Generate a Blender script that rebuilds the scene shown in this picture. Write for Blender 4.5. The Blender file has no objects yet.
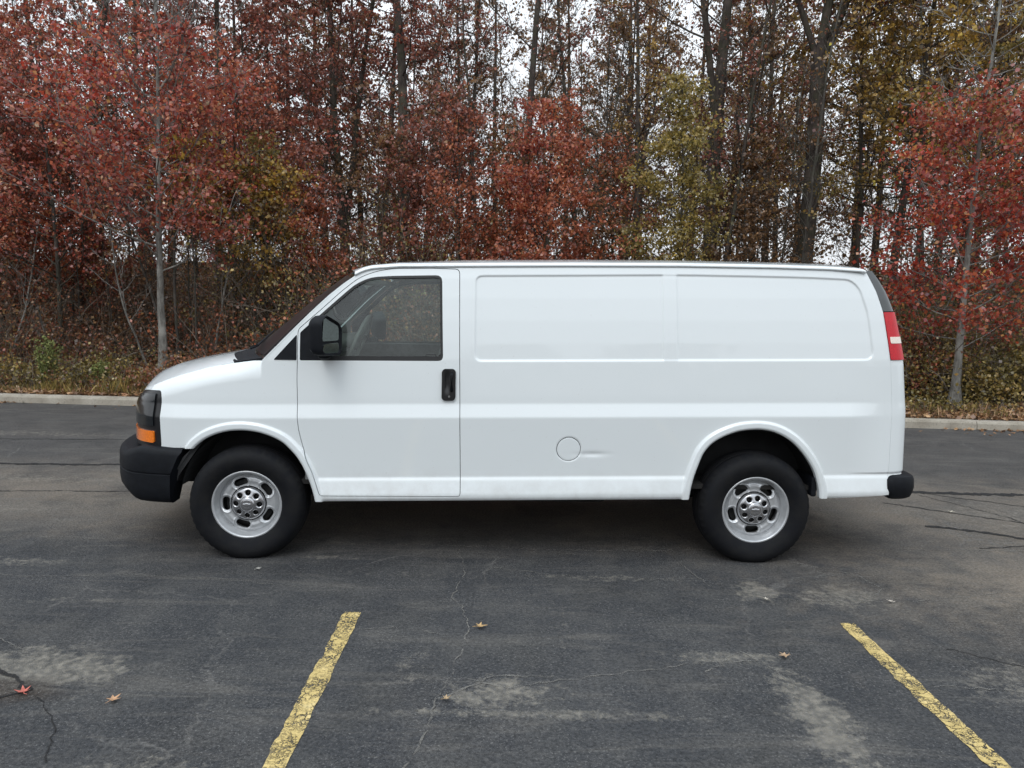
import bpy, math, random
import numpy as np
from mathutils import Matrix, Vector

# ------------------------------------------------------------------ camera, sky, sun, exposure
S = bpy.context.scene
COL = S.collection
R = math.radians
CAM_H = 1.75
cam = bpy.data.cameras.new('camera')
co = bpy.data.objects.new('camera', cam); COL.objects.link(co)
cam.sensor_width = 36; cam.lens = 740 / 1024 * 36
cam.clip_start = .05; cam.clip_end = 3000
co.matrix_world = Matrix.Translation((0, 0, CAM_H)) @ Matrix.Rotation(R(90 - 6.25), 4, 'X') @ Matrix.Rotation(R(1.1), 4, 'Z')
S.camera = co
S.view_settings.view_transform = 'Standard'; S.view_settings.look = 'None'
S.view_settings.gamma = 1; S.view_settings.exposure = 0.2
S.view_settings.use_curve_mapping = False
SUN_EL, SUN_AZ = 52, 200            # elevation, compass bearing (0 = +Y, clockwise); behind the camera
w = bpy.data.worlds.new('World'); S.world = w; w.use_nodes = True
nt = w.node_tree; nt.nodes.clear()
def wn(t): return nt.nodes.new(t)
wo = wn('ShaderNodeOutputWorld'); bg = wn('ShaderNodeBackground'); sk = wn('ShaderNodeTexSky')
sk.sky_type = 'NISHITA'; sk.sun_disc = False; sk.sun_elevation = R(SUN_EL); sk.sun_rotation = R(SUN_AZ)
sk.dust_density = 3; sk.air_density = 1
hs = wn('ShaderNodeHueSaturation'); hs.inputs['Saturation'].default_value = .25
nt.links.new(sk.outputs[0], hs.inputs['Color'])
# overcast luminance: zenith about three times the horizon, thin cloud structure
geo = wn('ShaderNodeTexCoord'); sep = wn('ShaderNodeSeparateXYZ'); nt.links.new(geo.outputs['Generated'], sep.inputs[0])
mr = wn('ShaderNodeMapRange'); nt.links.new(sep.outputs['Z'], mr.inputs[0])
mr.inputs[1].default_value = 0; mr.inputs[2].default_value = 1; mr.inputs[3].default_value = 8.2; mr.inputs[4].default_value = 17.5
cn = wn('ShaderNodeTexNoise'); cn.inputs['Scale'].default_value = 2.2; cn.inputs['Detail'].default_value = 5
nt.links.new(geo.outputs['Generated'], cn.inputs['Vector'])
cm = wn('ShaderNodeMapRange'); nt.links.new(cn.outputs['Fac'], cm.inputs[0])
cm.inputs[1].default_value = .25; cm.inputs[2].default_value = .75; cm.inputs[3].default_value = .86; cm.inputs[4].default_value = 1.14
mu = wn('ShaderNodeMath'); mu.operation = 'MULTIPLY'; nt.links.new(mr.outputs[0], mu.inputs[0]); nt.links.new(cm.outputs[0], mu.inputs[1])
tm = wn('ShaderNodeMix'); tm.data_type = 'RGBA'; nt.links.new(sep.outputs['Z'], tm.inputs[0]); tm.inputs[6].default_value = (.96, .99, 1.03, 1); tm.inputs[7].default_value = (.86, .985, 1.10, 1)
cc = wn('ShaderNodeVectorMath'); cc.operation = 'SCALE'; nt.links.new(tm.outputs[2], cc.inputs[0])
nt.links.new(mu.outputs[0], cc.inputs['Scale'])
mx = wn('ShaderNodeMix'); mx.data_type = 'RGBA'; mx.inputs[0].default_value = .88
nt.links.new(hs.outputs[0], mx.inputs[6]); nt.links.new(cc.outputs[0], mx.inputs[7])
nt.links.new(mx.outputs[2], bg.inputs[0]); bg.inputs[1].default_value = .10
nt.links.new(bg.outputs[0], wo.inputs[0])
sl = bpy.data.lights.new('sun', 'SUN'); sl.energy = .8; sl.angle = R(25); sl.color = (1, .98, .95)
so = bpy.data.objects.new('sun', sl); COL.objects.link(so)
sd = Vector((math.sin(R(SUN_AZ)) * math.cos(R(SUN_EL)), math.cos(R(SUN_AZ)) * math.cos(R(SUN_EL)), math.sin(R(SUN_EL))))
so.rotation_euler = sd.to_track_quat('Z', 'Y').to_euler()

rng = np.random.default_rng(7)

# ------------------------------------------------------------------ material helpers
class NT:
    def __init__(s, name):
        s.m = bpy.data.materials.new(name); s.m.use_nodes = True; s.t = s.m.node_tree; s.n = s.t.nodes
        s.p = s.n['Principled BSDF']; s.out = s.n['Material Output']
    def node(s, t, **k):
        x = s.n.new(t)
        for a, b in k.items(): setattr(x, a, b)
        return x
    def link(s, a, b): s.t.links.new(a, b)
    def setv(s, sock, v):
        if hasattr(v, 'is_output'): s.link(v, sock)
        else: sock.default_value = v
    def math(s, op, a, b=0.0, clamp=False):
        x = s.node('ShaderNodeMath', operation=op, use_clamp=clamp); s.setv(x.inputs[0], a); s.setv(x.inputs[1], b); return x.outputs[0]
    def mapr(s, v, a, b, c=0.0, d=1.0, smooth=False):
        x = s.node('ShaderNodeMapRange'); x.clamp = True
        if smooth: x.interpolation_type = 'SMOOTHSTEP'
        s.setv(x.inputs[0], v)
        for i, q in enumerate((a, b, c, d)): x.inputs[i + 1].default_value = q
        return x.outputs[0]
    def mix(s, f, a, b, mode='MIX'):
        x = s.node('ShaderNodeMix', data_type='RGBA', blend_type=mode); s.setv(x.inputs[0], f)
        for i, q in ((6, a), (7, b)):
            s.setv(x.inputs[i], q if hasattr(q, 'is_output') else (*q, 1) if len(q) == 3 else q)
        return x.outputs[2]
    def noise(s, vec, scale, detail=3, rough=.5, dist=0, out='Fac'):
        x = s.node('ShaderNodeTexNoise'); s.link(vec, x.inputs['Vector'])
        x.inputs['Scale'].default_value = scale; x.inputs['Detail'].default_value = detail
        x.inputs['Roughness'].default_value = rough; x.inputs['Distortion'].default_value = dist
        return x.outputs[out]
    def voro(s, vec, scale, feature='F1', out='Distance'):
        x = s.node('ShaderNodeTexVoronoi', feature=feature); s.link(vec, x.inputs['Vector']); x.inputs['Scale'].default_value = scale
        return x.outputs[out]
    def ramp(s, f, stops, interp='LINEAR'):
        x = s.node('ShaderNodeValToRGB'); x.color_ramp.interpolation = interp; s.link(f, x.inputs[0]); e = x.color_ramp.elements
        while len(e) < len(stops): e.new(.5)
        for i, (p, c) in enumerate(stops): e[i].position = p; e[i].color = (*c, 1)
        return x.outputs[0]
    def bump(s, h, strength, dist=.01, normal=None):
        x = s.node('ShaderNodeBump'); x.inputs['Strength'].default_value = strength; x.inputs['Distance'].default_value = dist
        s.link(h, x.inputs['Height'])
        if normal: s.link(normal, x.inputs['Normal'])
        s.link(x.outputs[0], s.p.inputs['Normal']); return x.outputs[0]
    def pos(s): return s.node('ShaderNodeNewGeometry').outputs['Position']
    def obj(s): return s.node('ShaderNodeTexCoord').outputs['Object']
    def island(s): return s.node('ShaderNodeNewGeometry').outputs['Random Per Island']
    def vm(s, op, a, b):
        x = s.node('ShaderNodeVectorMath', operation=op); s.setv(x.inputs[0], a); s.setv(x.inputs[1], b); return x.outputs[0]
    def ellipse(s, P, c, r, soft=.6, warp=None):
        v = s.vm('SUBTRACT', P, (c[0], c[1], 0)); v = s.vm('DIVIDE', v, (r[0], r[1], 1e6))
        x = s.node('ShaderNodeVectorMath', operation='LENGTH'); s.link(v, x.inputs[0])
        l = x.outputs['Value']
        if warp: l = s.math('ADD', l, warp)
        return s.mapr(l, 1 - soft, 1 + soft * .3, 1, 0, True)

def simple(name, col, rough=.5, metal=0, coat=0, var=.0, vscale=20, bumpv=0, bscale=200, spec=.5):
    m = NT(name); p = m.p
    p.inputs['Roughness'].default_value = rough; p.inputs['Metallic'].default_value = metal
    p.inputs['Coat Weight'].default_value = coat; p.inputs['Coat Roughness'].default_value = .06
    p.inputs['Specular IOR Level'].default_value = spec
    n = m.noise(m.obj(), vscale, 4)
    f = m.mapr(n, .3, .7, 1 - var, 1 + var)
    c = m.vm('MULTIPLY', tuple(col), (1, 1, 1)); x = c.node
    sc = m.node('ShaderNodeVectorMath', operation='SCALE'); sc.inputs[0].default_value = col; m.link(f, sc.inputs['Scale'])
    m.link(sc.outputs[0], p.inputs['Base Color'])
    if bumpv: m.bump(m.noise(m.obj(), bscale, 3), bumpv, .002)
    return m.m

# ------------------------------------------------------------------ mesh helpers
def mesh_obj(name, V, F, mat, parent=None, smooth=False, sizes=None):
    """V (n,3); F list of index tuples or (m,k) array"""
    me = bpy.data.meshes.new(name)
    V = np.asarray(V, np.float32)
    if isinstance(F, np.ndarray):
        k = F.shape[1]; n = len(F)
        me.vertices.add(len(V)); me.vertices.foreach_set('co', V.ravel())
        me.loops.add(n * k); me.loops.foreach_set('vertex_index', F.astype(np.int32).ravel())
        me.polygons.add(n); me.polygons.foreach_set('loop_start', np.arange(0, n * k, k, dtype=np.int32))
        me.polygons.foreach_set('loop_total', np.full(n, k, np.int32)) if False else None
        me.update(calc_edges=True)
    else:
        me.from_pydata(V.tolist(), [], [tuple(f) for f in F])
    if smooth: me.polygons.foreach_set('use_smooth', np.ones(len(me.polygons), bool))
    me.materials.append(mat); me.update()
    o = bpy.data.objects.new(name, me); COL.objects.link(o)
    if parent: o.parent = parent
    return o
def tag(o, label=None, cat=None, group=None, kind=None):
    for k, v in (('label', label), ('category', cat), ('group', group), ('kind', kind)):
        if v: o[k] = v
    return o
def empty(name, loc=(0, 0, 0), rz=0, label=None, cat=None, group=None):
    o = bpy.data.objects.new(name, None); COL.objects.link(o); o.location = loc; o.rotation_euler = (0, 0, rz); o.empty_display_size = .3
    return tag(o, label, cat, group)

class MB:
    def __init__(s): s.v = []; s.f = []
    def add(s, V, F):
        b = len(s.v); s.v += [tuple(map(float, p)) for p in V]; s.f += [tuple(i + b for i in f) for f in F]
    def box(s, lo, hi, bev=.0):
        lo = np.array(lo, float); hi = np.array(hi, float)
        b = min(bev, *((hi - lo) / 2.01)) if bev else 0
        if not b:
            V = [(x, y, z) for x in (lo[0], hi[0]) for y in (lo[1], hi[1]) for z in (lo[2], hi[2])]
            s.add(V, [(0, 1, 3, 2), (4, 6, 7, 5), (0, 4, 5, 1), (2, 3, 7, 6), (0, 2, 6, 4), (1, 5, 7, 3)]); return
        # bevelled box: stacked rounded rectangles in z
        rings = []
        def rr(x0, x1, y0, y1, r, z, n=4):
            P = []
            for cx, cy, a0 in ((x1 - r, y1 - r, 0), (x0 + r, y1 - r, 90), (x0 + r, y0 + r, 180), (x1 - r, y0 + r, 270)):
                for k in range(n + 1):
                    a = R(a0 + 90 * k / n); P.append((cx + r * math.cos(a), cy + r * math.sin(a), z))
            return P
        for z, ins in ((lo[2], b), (lo[2] + b * .3, b * .3), (lo[2] + b, 0), (hi[2] - b, 0), (hi[2] - b * .3, b * .3), (hi[2], b)):
            rings.append(rr(lo[0] + ins, hi[0] - ins, lo[1] + ins, hi[1] - ins, max(b - ins * .6, b * .3), z))
        s.loft(rings)
    def loft(s, rings, close=True, caps=True):
        n = len(rings[0]); V = [p for r in rings for p in r]; F = []
        for i in range(len(rings) - 1):
            for j in range(n if close else n - 1):
                k = (j + 1) % n; F.append((i * n + j, i * n + k, (i + 1) * n + k, (i + 1) * n + j))
        if caps and close: F += [tuple(range(n))[::-1], tuple((len(rings) - 1) * n + j for j in range(n))]
        s.add(V, F)
    def tube(s, pts, rad, n=8, caps=True):
        pts = np.array(pts, float); m = len(pts)
        rad = np.full(m, rad) if np.isscalar(rad) else np.array(rad)
        T = np.gradient(pts, axis=0); T /= np.linalg.norm(T, axis=1)[:, None] + 1e-9
        ref = np.array([0, 0, 1.]) if abs(T[0, 2]) < .9 else np.array([1., 0, 0])
        rings = []
        for i in range(m):
            a = np.cross(T[i], ref); a /= np.linalg.norm(a) + 1e-9; b = np.cross(T[i], a)
            rings.append([pts[i] + rad[i] * (math.cos(t) * a + math.sin(t) * b) for t in np.linspace(0, 2 * math.pi, n, endpoint=False)])
        s.loft(rings, True, caps)
    def lathe_y(s, prof, c=(0, 0), n=64):
        """profile [(r,y)] turned about the y axis through (x,z)=c"""
        rings = [[(c[0] + r * math.cos(t), y, c[1] + r * math.sin(t)) for t in np.linspace(0, 2 * math.pi, n, endpoint=False)] for r, y in prof]
        s.loft(rings, True, False)
    def build(s, name, mat, parent=None, smooth=False):
        return mesh_obj(name, s.v, s.f, mat, parent, smooth)

def poly_sdf(poly, X, Y, margin=.15):
    """signed distance (negative inside) of points to a closed polygon"""
    P = np.array(poly, float); sh = X.shape; x = X.ravel(); y = Y.ravel()
    out = np.full(x.shape, 1.0)
    lo = P.min(0) - margin; hi = P.max(0) + margin
    m = (x > lo[0]) & (x < hi[0]) & (y > lo[1]) & (y < hi[1])
    px = x[m]; py = y[m]
    d = np.full(px.shape, 1e9); ins = np.zeros(px.shape, bool)
    for i in range(len(P)):
        a = P[i]; b = P[(i + 1) % len(P)]; e = b - a
        L = e @ e
        if L < 1e-14: continue
        t = np.clip(((px - a[0]) * e[0] + (py - a[1]) * e[1]) / L, 0, 1)
        d = np.minimum(d, (px - a[0] - t * e[0]) ** 2 + (py - a[1] - t * e[1]) ** 2)
        if a[1] != b[1]:
            c = ((a[1] > py) != (b[1] > py)) & (px < (b[0] - a[0]) * (py - a[1]) / (b[1] - a[1]) + a[0])
            ins ^= c
    d = np.sqrt(d); d[ins] *= -1
    out[m] = d
    return out.reshape(sh)

def round_poly(P, r, n=5):
    """round every corner of a polygon with radius about r (scalar or one per corner)"""
    P = [np.array(p, float) for p in P]; m = len(P); out = []
    for i in range(m):
        a, b, c = P[i - 1], P[i], P[(i + 1) % m]
        ri = r if np.isscalar(r) else r[i]
        u = a - b; v = c - b; lu = np.linalg.norm(u); lv = np.linalg.norm(v); k = min(ri, lu * .45, lv * .45)
        if k < 1e-4: out.append(b); continue
        p0 = b + u / lu * k; p1 = b + v / lv * k
        for t in np.linspace(0, 1, n): out.append((1 - t) ** 2 * p0 + 2 * t * (1 - t) * b + t * t * p1)
    return np.array(out)

def sheet(name, mat, parent, us, vs, pos, sdf=None, flange=0, fdir=None, smooth=True):
    """grid surface cut to sdf<0 with the rim snapped to the outline; flange folds the rim along fdir"""
    us = np.asarray(us); vs = np.asarray(vs); nu, nv = len(us), len(vs)
    U, Vv = np.meshgrid(us, vs, indexing='ij')
    if sdf is None: keep = np.ones((nu - 1, nv - 1), bool)
    else:
        Uc = (U[:-1, :-1] + U[1:, 1:]) / 2; Vc = (Vv[:-1, :-1] + Vv[1:, 1:]) / 2
        keep = sdf(Uc, Vc) < 0
    used = np.zeros((nu, nv), bool); drop = np.zeros((nu, nv), bool)
    for a in (0, 1):
        for b in (0, 1):
            used[a:nu - 1 + a, b:nv - 1 + b] |= keep; drop[a:nu - 1 + a, b:nv - 1 + b] |= ~keep
    if sdf is not None:
        bd = used & drop; u = U[bd]; v = Vv[bd]; e = 5e-4
        lim = 1.2 * max(us[1] - us[0], vs[1] - vs[0])
        for _ in range(2):
            s0 = sdf(u, v); gx = (sdf(u + e, v) - sdf(u - e, v)) / (2 * e); gy = (sdf(u, v + e) - sdf(u, v - e)) / (2 * e)
            s0 = np.clip(s0, -lim, lim); g2 = np.maximum(gx * gx + gy * gy, .25)
            u = u - s0 * gx / g2; v = v - s0 * gy / g2
        U[bd] = u; Vv[bd] = v
    X, Y, Z = pos(U[used], Vv[used])
    idx = np.full((nu, nv), -1); idx[used] = np.arange(used.sum())
    V = np.stack([X, Y, Z], 1)
    i, j = np.nonzero(keep)
    F = np.stack([idx[i, j], idx[i + 1, j], idx[i + 1, j + 1], idx[i, j + 1]], 1)
    if flange:
        E = np.concatenate([F[:, [0, 1]], F[:, [1, 2]], F[:, [2, 3]], F[:, [3, 0]]])
        key = np.sort(E, 1); k = key[:, 0].astype(np.int64) * (len(V) + 1) + key[:, 1]
        _, inv, cnt = np.unique(k, return_inverse=True, return_counts=True)
        B = E[cnt[inv] == 1]
        vb = np.unique(B); mp = np.full(len(V), -1); mp[vb] = np.arange(len(vb))
        fd = np.array([0, 1, 0.]) if fdir is None else None
        D = np.tile(fd, (len(vb), 1)) if fdir is None else fdir(V[vb])
        n0 = len(V); V = np.concatenate([V, V[vb] + D * 0, V[vb] + D * flange])
        a = mp[B[:, 0]] + n0; b = mp[B[:, 1]] + n0; k = len(vb)
        F = np.concatenate([F, np.stack([b, a, a + k, b + k], 1)])
    return mesh_obj(name, V, F, mat, parent, smooth)

def arr_profile(pts, lo, hi, step=.001, sig=.006):
    z = np.arange(lo, hi, step); d = np.interp(z, [p[0] for p in pts], [p[1] for p in pts])
    k = np.exp(-.5 * (np.arange(-30, 31) * step / sig) ** 2); k /= k.sum()
    dp = np.pad(d, 30, mode='edge'); return z, np.convolve(dp, k, 'valid')

# ------------------------------------------------------------------ ground, kerb, lot
def asphalt_mat():
    m = NT('asphalt'); P = m.pos()
    big = m.noise(P, .45, 4, .55); mid = m.noise(P, 2.6, 5, .6); fine = m.noise(P, 60, 3, .7); grit = m.voro(P, 170, 'F1')
    wn_ = m.math('MULTIPLY', m.math('SUBTRACT', m.noise(P, 5, 5, .65), .5), 1.5)
    col = m.mix(m.mapr(big, .3, .7), (.030, .032, .036), (.050, .051, .055))
    # browner, more weathered sealer on the right and behind the van
    sx = m.node('ShaderNodeSeparateXYZ'); m.link(P, sx.inputs[0])
    yw = m.math('ADD', sx.outputs['Y'], m.math('MULTIPLY', wn_, .8)); far = m.math('MULTIPLY', m.mapr(yw, 4.9, 5.9, 0, 1, True), m.mapr(yw, 7.0, 8.0, 1, .25, True))
    rt = m.ellipse(P, (4.6, 4.6), (2.9, 1.5), .8, wn_)
    br = m.math('MAXIMUM', m.math('MULTIPLY', far, .75), rt)
    col = m.mix(m.math('MULTIPLY', br, m.mapr(m.noise(P, 1.0, 6, .7), .3, .6, .45, 1.0)), col, (.24, .195, .150))
    col = m.mix(m.mapr(mid, .42, .70, 0, .45), col, (.125, .118, .108))
    col = m.mix(m.mapr(m.noise(P, 1.3, 6, .7, .6), .50, .66, 0, .55), col, (.024, .024, .025))
    # worn grey patches where the sealer has gone
    worn = None
    for c, r, a in (((-.03, 3.16), (.30, .16), .8), ((1.36, 3.0), (.17, .52), .95), ((1.55, 4.4), (.18, .22), .8), ((-2.2, 3.3), (.55, .25), .9),
                    ((2.05, 4.35), (.4, .25), .6), ((2.5, 3.3), (.55, .35), .55), ((1.1, 3.55), (.45, .10), .6), ((-.6, 4.6), (.9, .12), .35),
                    ((-1.3, 2.55), (.45, .14), .5), ((.1, 3.0), (1.0, .05), .6), ((-3.3, 4.7), (.5, .14), .5), ((.6, 4.6), (.8, .08), .5),
                    ((-4.6, 6.9), (1.4, .18), .5), ((-2.4, 4.1), (.8, .06), .4), ((.3, 3.9), (.12, .5), .35), ((-6.2, 9.2), (2, .25), .5), ((-4.6, 5.9), (1.5, .35), .45), ((4.6, 6.2), (1.8, .9), .45), ((-1.2, 4.9), (.3, .06), .5), ((-.45, 3.4), (.18, .3), .4)):
        e = m.math('MULTIPLY', m.ellipse(P, c, (r[0] * 1.25, r[1] * 1.25), .95, wn_), min(1, a * 1.25)); worn = e if worn is None else m.math('MAXIMUM', worn, e)
    sp = m.mapr(m.noise(P, 30, 6, .85), .46, .58)
    worn2 = m.mapr(m.math('ADD', worn, m.math('MULTIPLY', m.math('SUBTRACT', m.noise(P, 13, 8, .85), .5), 3.0)), .50, .9)
    worn2 = m.math('MULTIPLY', m.math('MULTIPLY', worn2, m.mapr(worn, .05, .45)), m.math('ADD', m.math('MULTIPLY', sp, .7), .25))
    col = m.mix(worn2, col, (.34, .305, .25))
    # crumbled brown hole on the left
    hole = m.ellipse(P, (-2.22, 3.1), (.30, .12), .5, wn_)
    col = m.mix(hole, col, m.ramp(m.noise(P, 90, 3), [(0, (.015, .012, .010)), (.5, (.045, .035, .028)), (1, (.10, .08, .065))]))
    # faint dust streaks
    st = m.node('ShaderNodeMapping'); st.inputs['Scale'].default_value = (.35, 2.2, 1); m.link(P, st.inputs[0])
    col = m.mix(m.mapr(m.noise(st.outputs[0], 1.9, 7, .75, 1.0), .52, .70, 0, .42), col, (.20, .18, .155))
    # hairline cracks
    wp = m.node('ShaderNodeMix', data_type='VECTOR'); wp.inputs[0].default_value = .25; m.link(P, wp.inputs[4]); m.link(m.noise(P, 1.7, 5, .7, 0, 'Color'), wp.inputs[5])
    ck = m.voro(wp.outputs[1], .75, 'DISTANCE_TO_EDGE')
    gate = m.mapr(m.noise(P, .8, 3), .48, .6)
    cl = m.math('MULTIPLY', m.mapr(ck, .0, .009, 1, 0), gate)
    col = m.mix(m.math('MULTIPLY', m.math('MULTIPLY', cl, m.mapr(m.noise(P, 14, 4, .7), .35, .55)), .8), col, (.16, .15, .14))
    # aggregate
    col = m.mix(m.mapr(fine, .38, .66, .0, .9), m.mix(.05, col, (.3, .29, .28)), m.mix(.55, col, (.0, .0, .0)))
    col = m.mix(m.mapr(m.noise(P, 26, 4, .75), .5, .72, 0, .30), col, (.16, .15, .14))
    wsp = m.math('MULTIPLY', m.math('MULTIPLY', m.mapr(m.noise(P, 85, 3, .7), .56, .68), m.mapr(m.noise(P, 2.2, 4, .6), .35, .6, .25, 1)), .65)
    col = m.mix(wsp, col, (.24, .23, .22))
    m.link(col, m.p.inputs['Base Color']); m.p.inputs['Roughness'].default_value = .85
    m.p.inputs['Specular IOR Level'].default_value = .25
    h = m.math('ADD', m.math('MULTIPLY', grit, .5), fine); h = m.math('SUBTRACT', h, m.math('MULTIPLY', cl, .8)); h = m.math('SUBTRACT', h, m.math('MULTIPLY', hole, 2))
    m.bump(h, .8, .010)
    return m.m
ASPH = asphalt_mat()

def kerb_y(x): return 11.33 - .0600 * x          # foot of the kerb face (runs slightly closer on the right)
KA = math.atan(-.06)
def grid_mesh(name, xs, ys, zf, mat, kind='structure', smooth=True, flt=None):
    X, Y = np.meshgrid(xs, ys, indexing='ij'); Z = zf(X, Y)
    V = np.stack([X.ravel(), Y.ravel(), Z.ravel()], 1); n = len(ys)
    i, j = np.meshgrid(np.arange(len(xs) - 1), np.arange(n - 1), indexing='ij'); a = (i * n + j).ravel()
    o = mesh_obj(name, V, np.stack([a, a + n, a + n + 1, a + 1], 1), mat, None, smooth); o['kind'] = kind; return o
# parking lot: runs up to the kerb in front, far out everywhere else
mesh_obj('parking_lot', [(-400, -900, 0), (400, -900, 0), (400, kerb_y(400) + .05, 0), (-400, kerb_y(-400) + .05, 0)], [(0, 1, 2, 3)], ASPH)['kind'] = 'structure'

def terr(x, y):
    d = y - kerb_y(x) - .16
    z = .125 + .02 * np.clip(d, 0, 2) + 3.3 * (np.clip((d - 2.5) / 24, 0, 1) ** 1.15)
    z = z + .05 * np.sin(x * 1.3 + y * .7) * np.clip(d, 0, 1) + .16 * np.sin(x * .37 + 1.3) * np.clip(d / 10, 0, 1) * np.sin(y * .5)
    return z + 1.0 * np.clip((d - 30) / 60, 0, 1) * (1 + np.sin(x * .11))
def soil_mat():
    m = NT('leaf_covered_soil'); P = m.pos()
    v = m.voro(P, 22, 'F1', 'Color'); s = m.node('ShaderNodeSeparateColor'); m.link(v, s.inputs[0])
    c = m.ramp(s.outputs[0], [(0, (.030, .020, .013)), (.35, (.075, .042, .024)), (.6, (.13, .070, .036)), (.8, (.17, .11, .065)), (1, (.11, .035, .022))])
    c = m.mix(m.mapr(m.noise(P, 1.1, 4), .45, .65, 0, .5), c, (.050, .052, .022))
    m.link(c, m.p.inputs['Base Color']); m.p.inputs['Roughness'].default_value = .95
    m.bump(m.noise(P, 40, 4, .7), .9, .03); return m.m
SOIL = soil_mat()
xs = np.concatenate([[-400, -200, -90, -50], np.arange(-30, 30.1, .5), [50, 90, 200, 400]])
def ground_y(x, t): return kerb_y(x) + .155 + t
ts = np.concatenate([np.arange(0, 34, .5), [40, 55, 80, 120, 250, 700]])
X, T = np.meshgrid(xs, ts, indexing='ij'); Y = kerb_y(X) + .16 + T; Z = terr(X, Y)
n = len(ts); i, j = np.meshgrid(np.arange(len(xs) - 1), np.arange(n - 1), indexing='ij'); a = (i * n + j).ravel()
o = mesh_obj('woodland_ground', np.stack([X.ravel(), Y.ravel(), Z.ravel()], 1), np.stack([a, a + n, a + n + 1, a + 1], 1), SOIL, None, True); o['kind'] = 'structure'

def concrete_mat():
    m = NT('kerb_concrete'); P = m.pos()
    c = m.ramp(m.noise(P, 3, 6, .65), [(.25, (.21, .18, .14)), (.5, (.33, .295, .24)), (.75, (.42, .38, .32))])
    c = m.mix(m.mapr(m.noise(P, 45, 3), .55, .7, 0, .5), c, (.13, .115, .095))
    m.link(c, m.p.inputs['Base Color']); m.p.inputs['Roughness'].default_value = .9; m.bump(m.noise(P, 70, 4, .7), .5, .006); return m.m
CONC = concrete_mat()
mb = MB(); kL = 3.05
for k in range(-14, 14):                                      # kerb stones with joints
    x0 = k * kL + .85 + .006; x1 = (k + 1) * kL + .85 - .006
    prof = [(0, -.02), (.012, .09), (.03, .118), (.055, .128), (.145, .130), (.16, .12), (.16, -.02)]
    dz = .004 * math.sin(k * 2.3)
    mb.loft([[(x, kerb_y(x) + p[0], p[1] + dz) for p in prof] for x in (x0, x1)])
mb.build('kerb', CONC)['kind'] = 'structure'
# painted bay lines
def paint_mat():
    m = NT('worn_yellow_paint'); P = m.pos()
    y = m.ramp(m.noise(P, 9, 5, .6), [(.3, (.46, .34, .125)), (.6, (.62, .465, .19)), (.8, (.68, .56, .30))])
    wp = m.node('ShaderNodeMix', data_type='VECTOR'); wp.inputs[0].default_value = .12; m.link(P, wp.inputs[4]); m.link(m.noise(P, 9, 4, .7, 0, 'Color'), wp.inputs[5])
    ck = m.voro(wp.outputs[1], 22, 'DISTANCE_TO_EDGE'); ck2 = m.voro(wp.outputs[1], 60, 'DISTANCE_TO_EDGE')
    a = m.math('MAXIMUM', m.math('MULTIPLY', m.mapr(ck, .02, .09, 1, 0), m.mapr(m.noise(P, 5, 4), .36, .5)), m.math('MULTIPLY', m.mapr(ck2, .04, .14, .85, 0), m.mapr(m.noise(P, 12, 4), .42, .55)))
    a = m.math('MAXIMUM', a, m.math('MULTIPLY', m.mapr(m.noise(P, 34, 5, .8), .55, .63), m.mapr(m.noise(P, 2.3, 3), .40, .62)))
    c = m.mix(m.mapr(m.noise(P, 110, 2), .4, .7, 0, .3), y, (.12, .095, .05))
    m.link(m.math('SUBTRACT', 1.0, m.math('MINIMUM', a, 1.0)), m.p.inputs['Alpha']); m.link(c, m.p.inputs['Base Color']); m.p.inputs['Roughness'].default_value = .8; m.p.inputs['Specular IOR Level'].default_value = .3
    m.bump(m.noise(P, 90, 3, .7), .4, .006); return m.m
PAINT = paint_mat()
for k, (xc, y1, w2) in enumerate(((-.868, 4.02, .047), (1.948, 4.0, .044))):
    r_ = np.random.default_rng(40 + k); ys = np.arange(-1.2, y1, .02)
    jl = np.convolve(r_.normal(0, .008, len(ys) + 4), np.ones(5) / 5, 'valid') + r_.normal(0, .0015, len(ys)); jr = np.convolve(r_.normal(0, .006, len(ys) + 4), np.ones(5) / 5, 'valid')
    V = []; F = []
    for q, yy in enumerate(ys):
        taper = 1 - max(0, (yy - (y1 - .05)) / .05) ** 2 * .35
        xs_ = xc - (.0125 * yy if k else 0); V += [(xs_ - w2 * taper + jl[q], yy, .004), (xs_ + w2 * taper + jr[q], yy, .004)]
        if q: F.append((2 * q - 2, 2 * q - 1, 2 * q + 1, 2 * q))
    o = mesh_obj('parking_line', V, F, PAINT); o['kind'] = 'structure'
    o['label'] = ['worn yellow bay line below the front door of the van', 'worn yellow bay line below the rear wheel of the van'][k]
# long pavement cracks, dusty or dark, following ragged lines
def crack_mesh(lines, name, mat):
    V = []; F = []
    for n_, (pts, wd) in enumerate(lines):
        r_ = np.random.default_rng(100 + n_); pts = np.array(pts, float)
        t = np.concatenate([[0], np.cumsum(np.linalg.norm(np.diff(pts, axis=0), axis=1))]); q = np.arange(0, t[-1], .035)
        x = np.interp(q, t, pts[:, 0]); y = np.interp(q, t, pts[:, 1])
        jit = np.cumsum(r_.normal(0, .006, len(q))); jit -= np.linspace(0, jit[-1], len(q)); jit = jit * .8 + r_.normal(0, .006, len(q)); wd = wd * 1.0
        dx = np.gradient(x); dy = np.gradient(y); L = np.hypot(dx, dy) + 1e-9; nx, ny = -dy / L, dx / L
        ww = wd * np.clip(.6 + .8 * r_.random(len(q)), .1, 2)
        b = len(V)
        for i in range(len(q)):
            cx, cy = x[i] + nx[i] * jit[i], y[i] + ny[i] * jit[i]
            V += [(cx - nx[i] * ww[i] / 2, cy - ny[i] * ww[i] / 2, .0035), (cx + nx[i] * ww[i] / 2, cy + ny[i] * ww[i] / 2, .0035)]
            if i: F.append((b + 2 * i - 2, b + 2 * i - 1, b + 2 * i + 1, b + 2 * i))
    mesh_obj(name, V, F, mat)['kind'] = 'structure'
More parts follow.
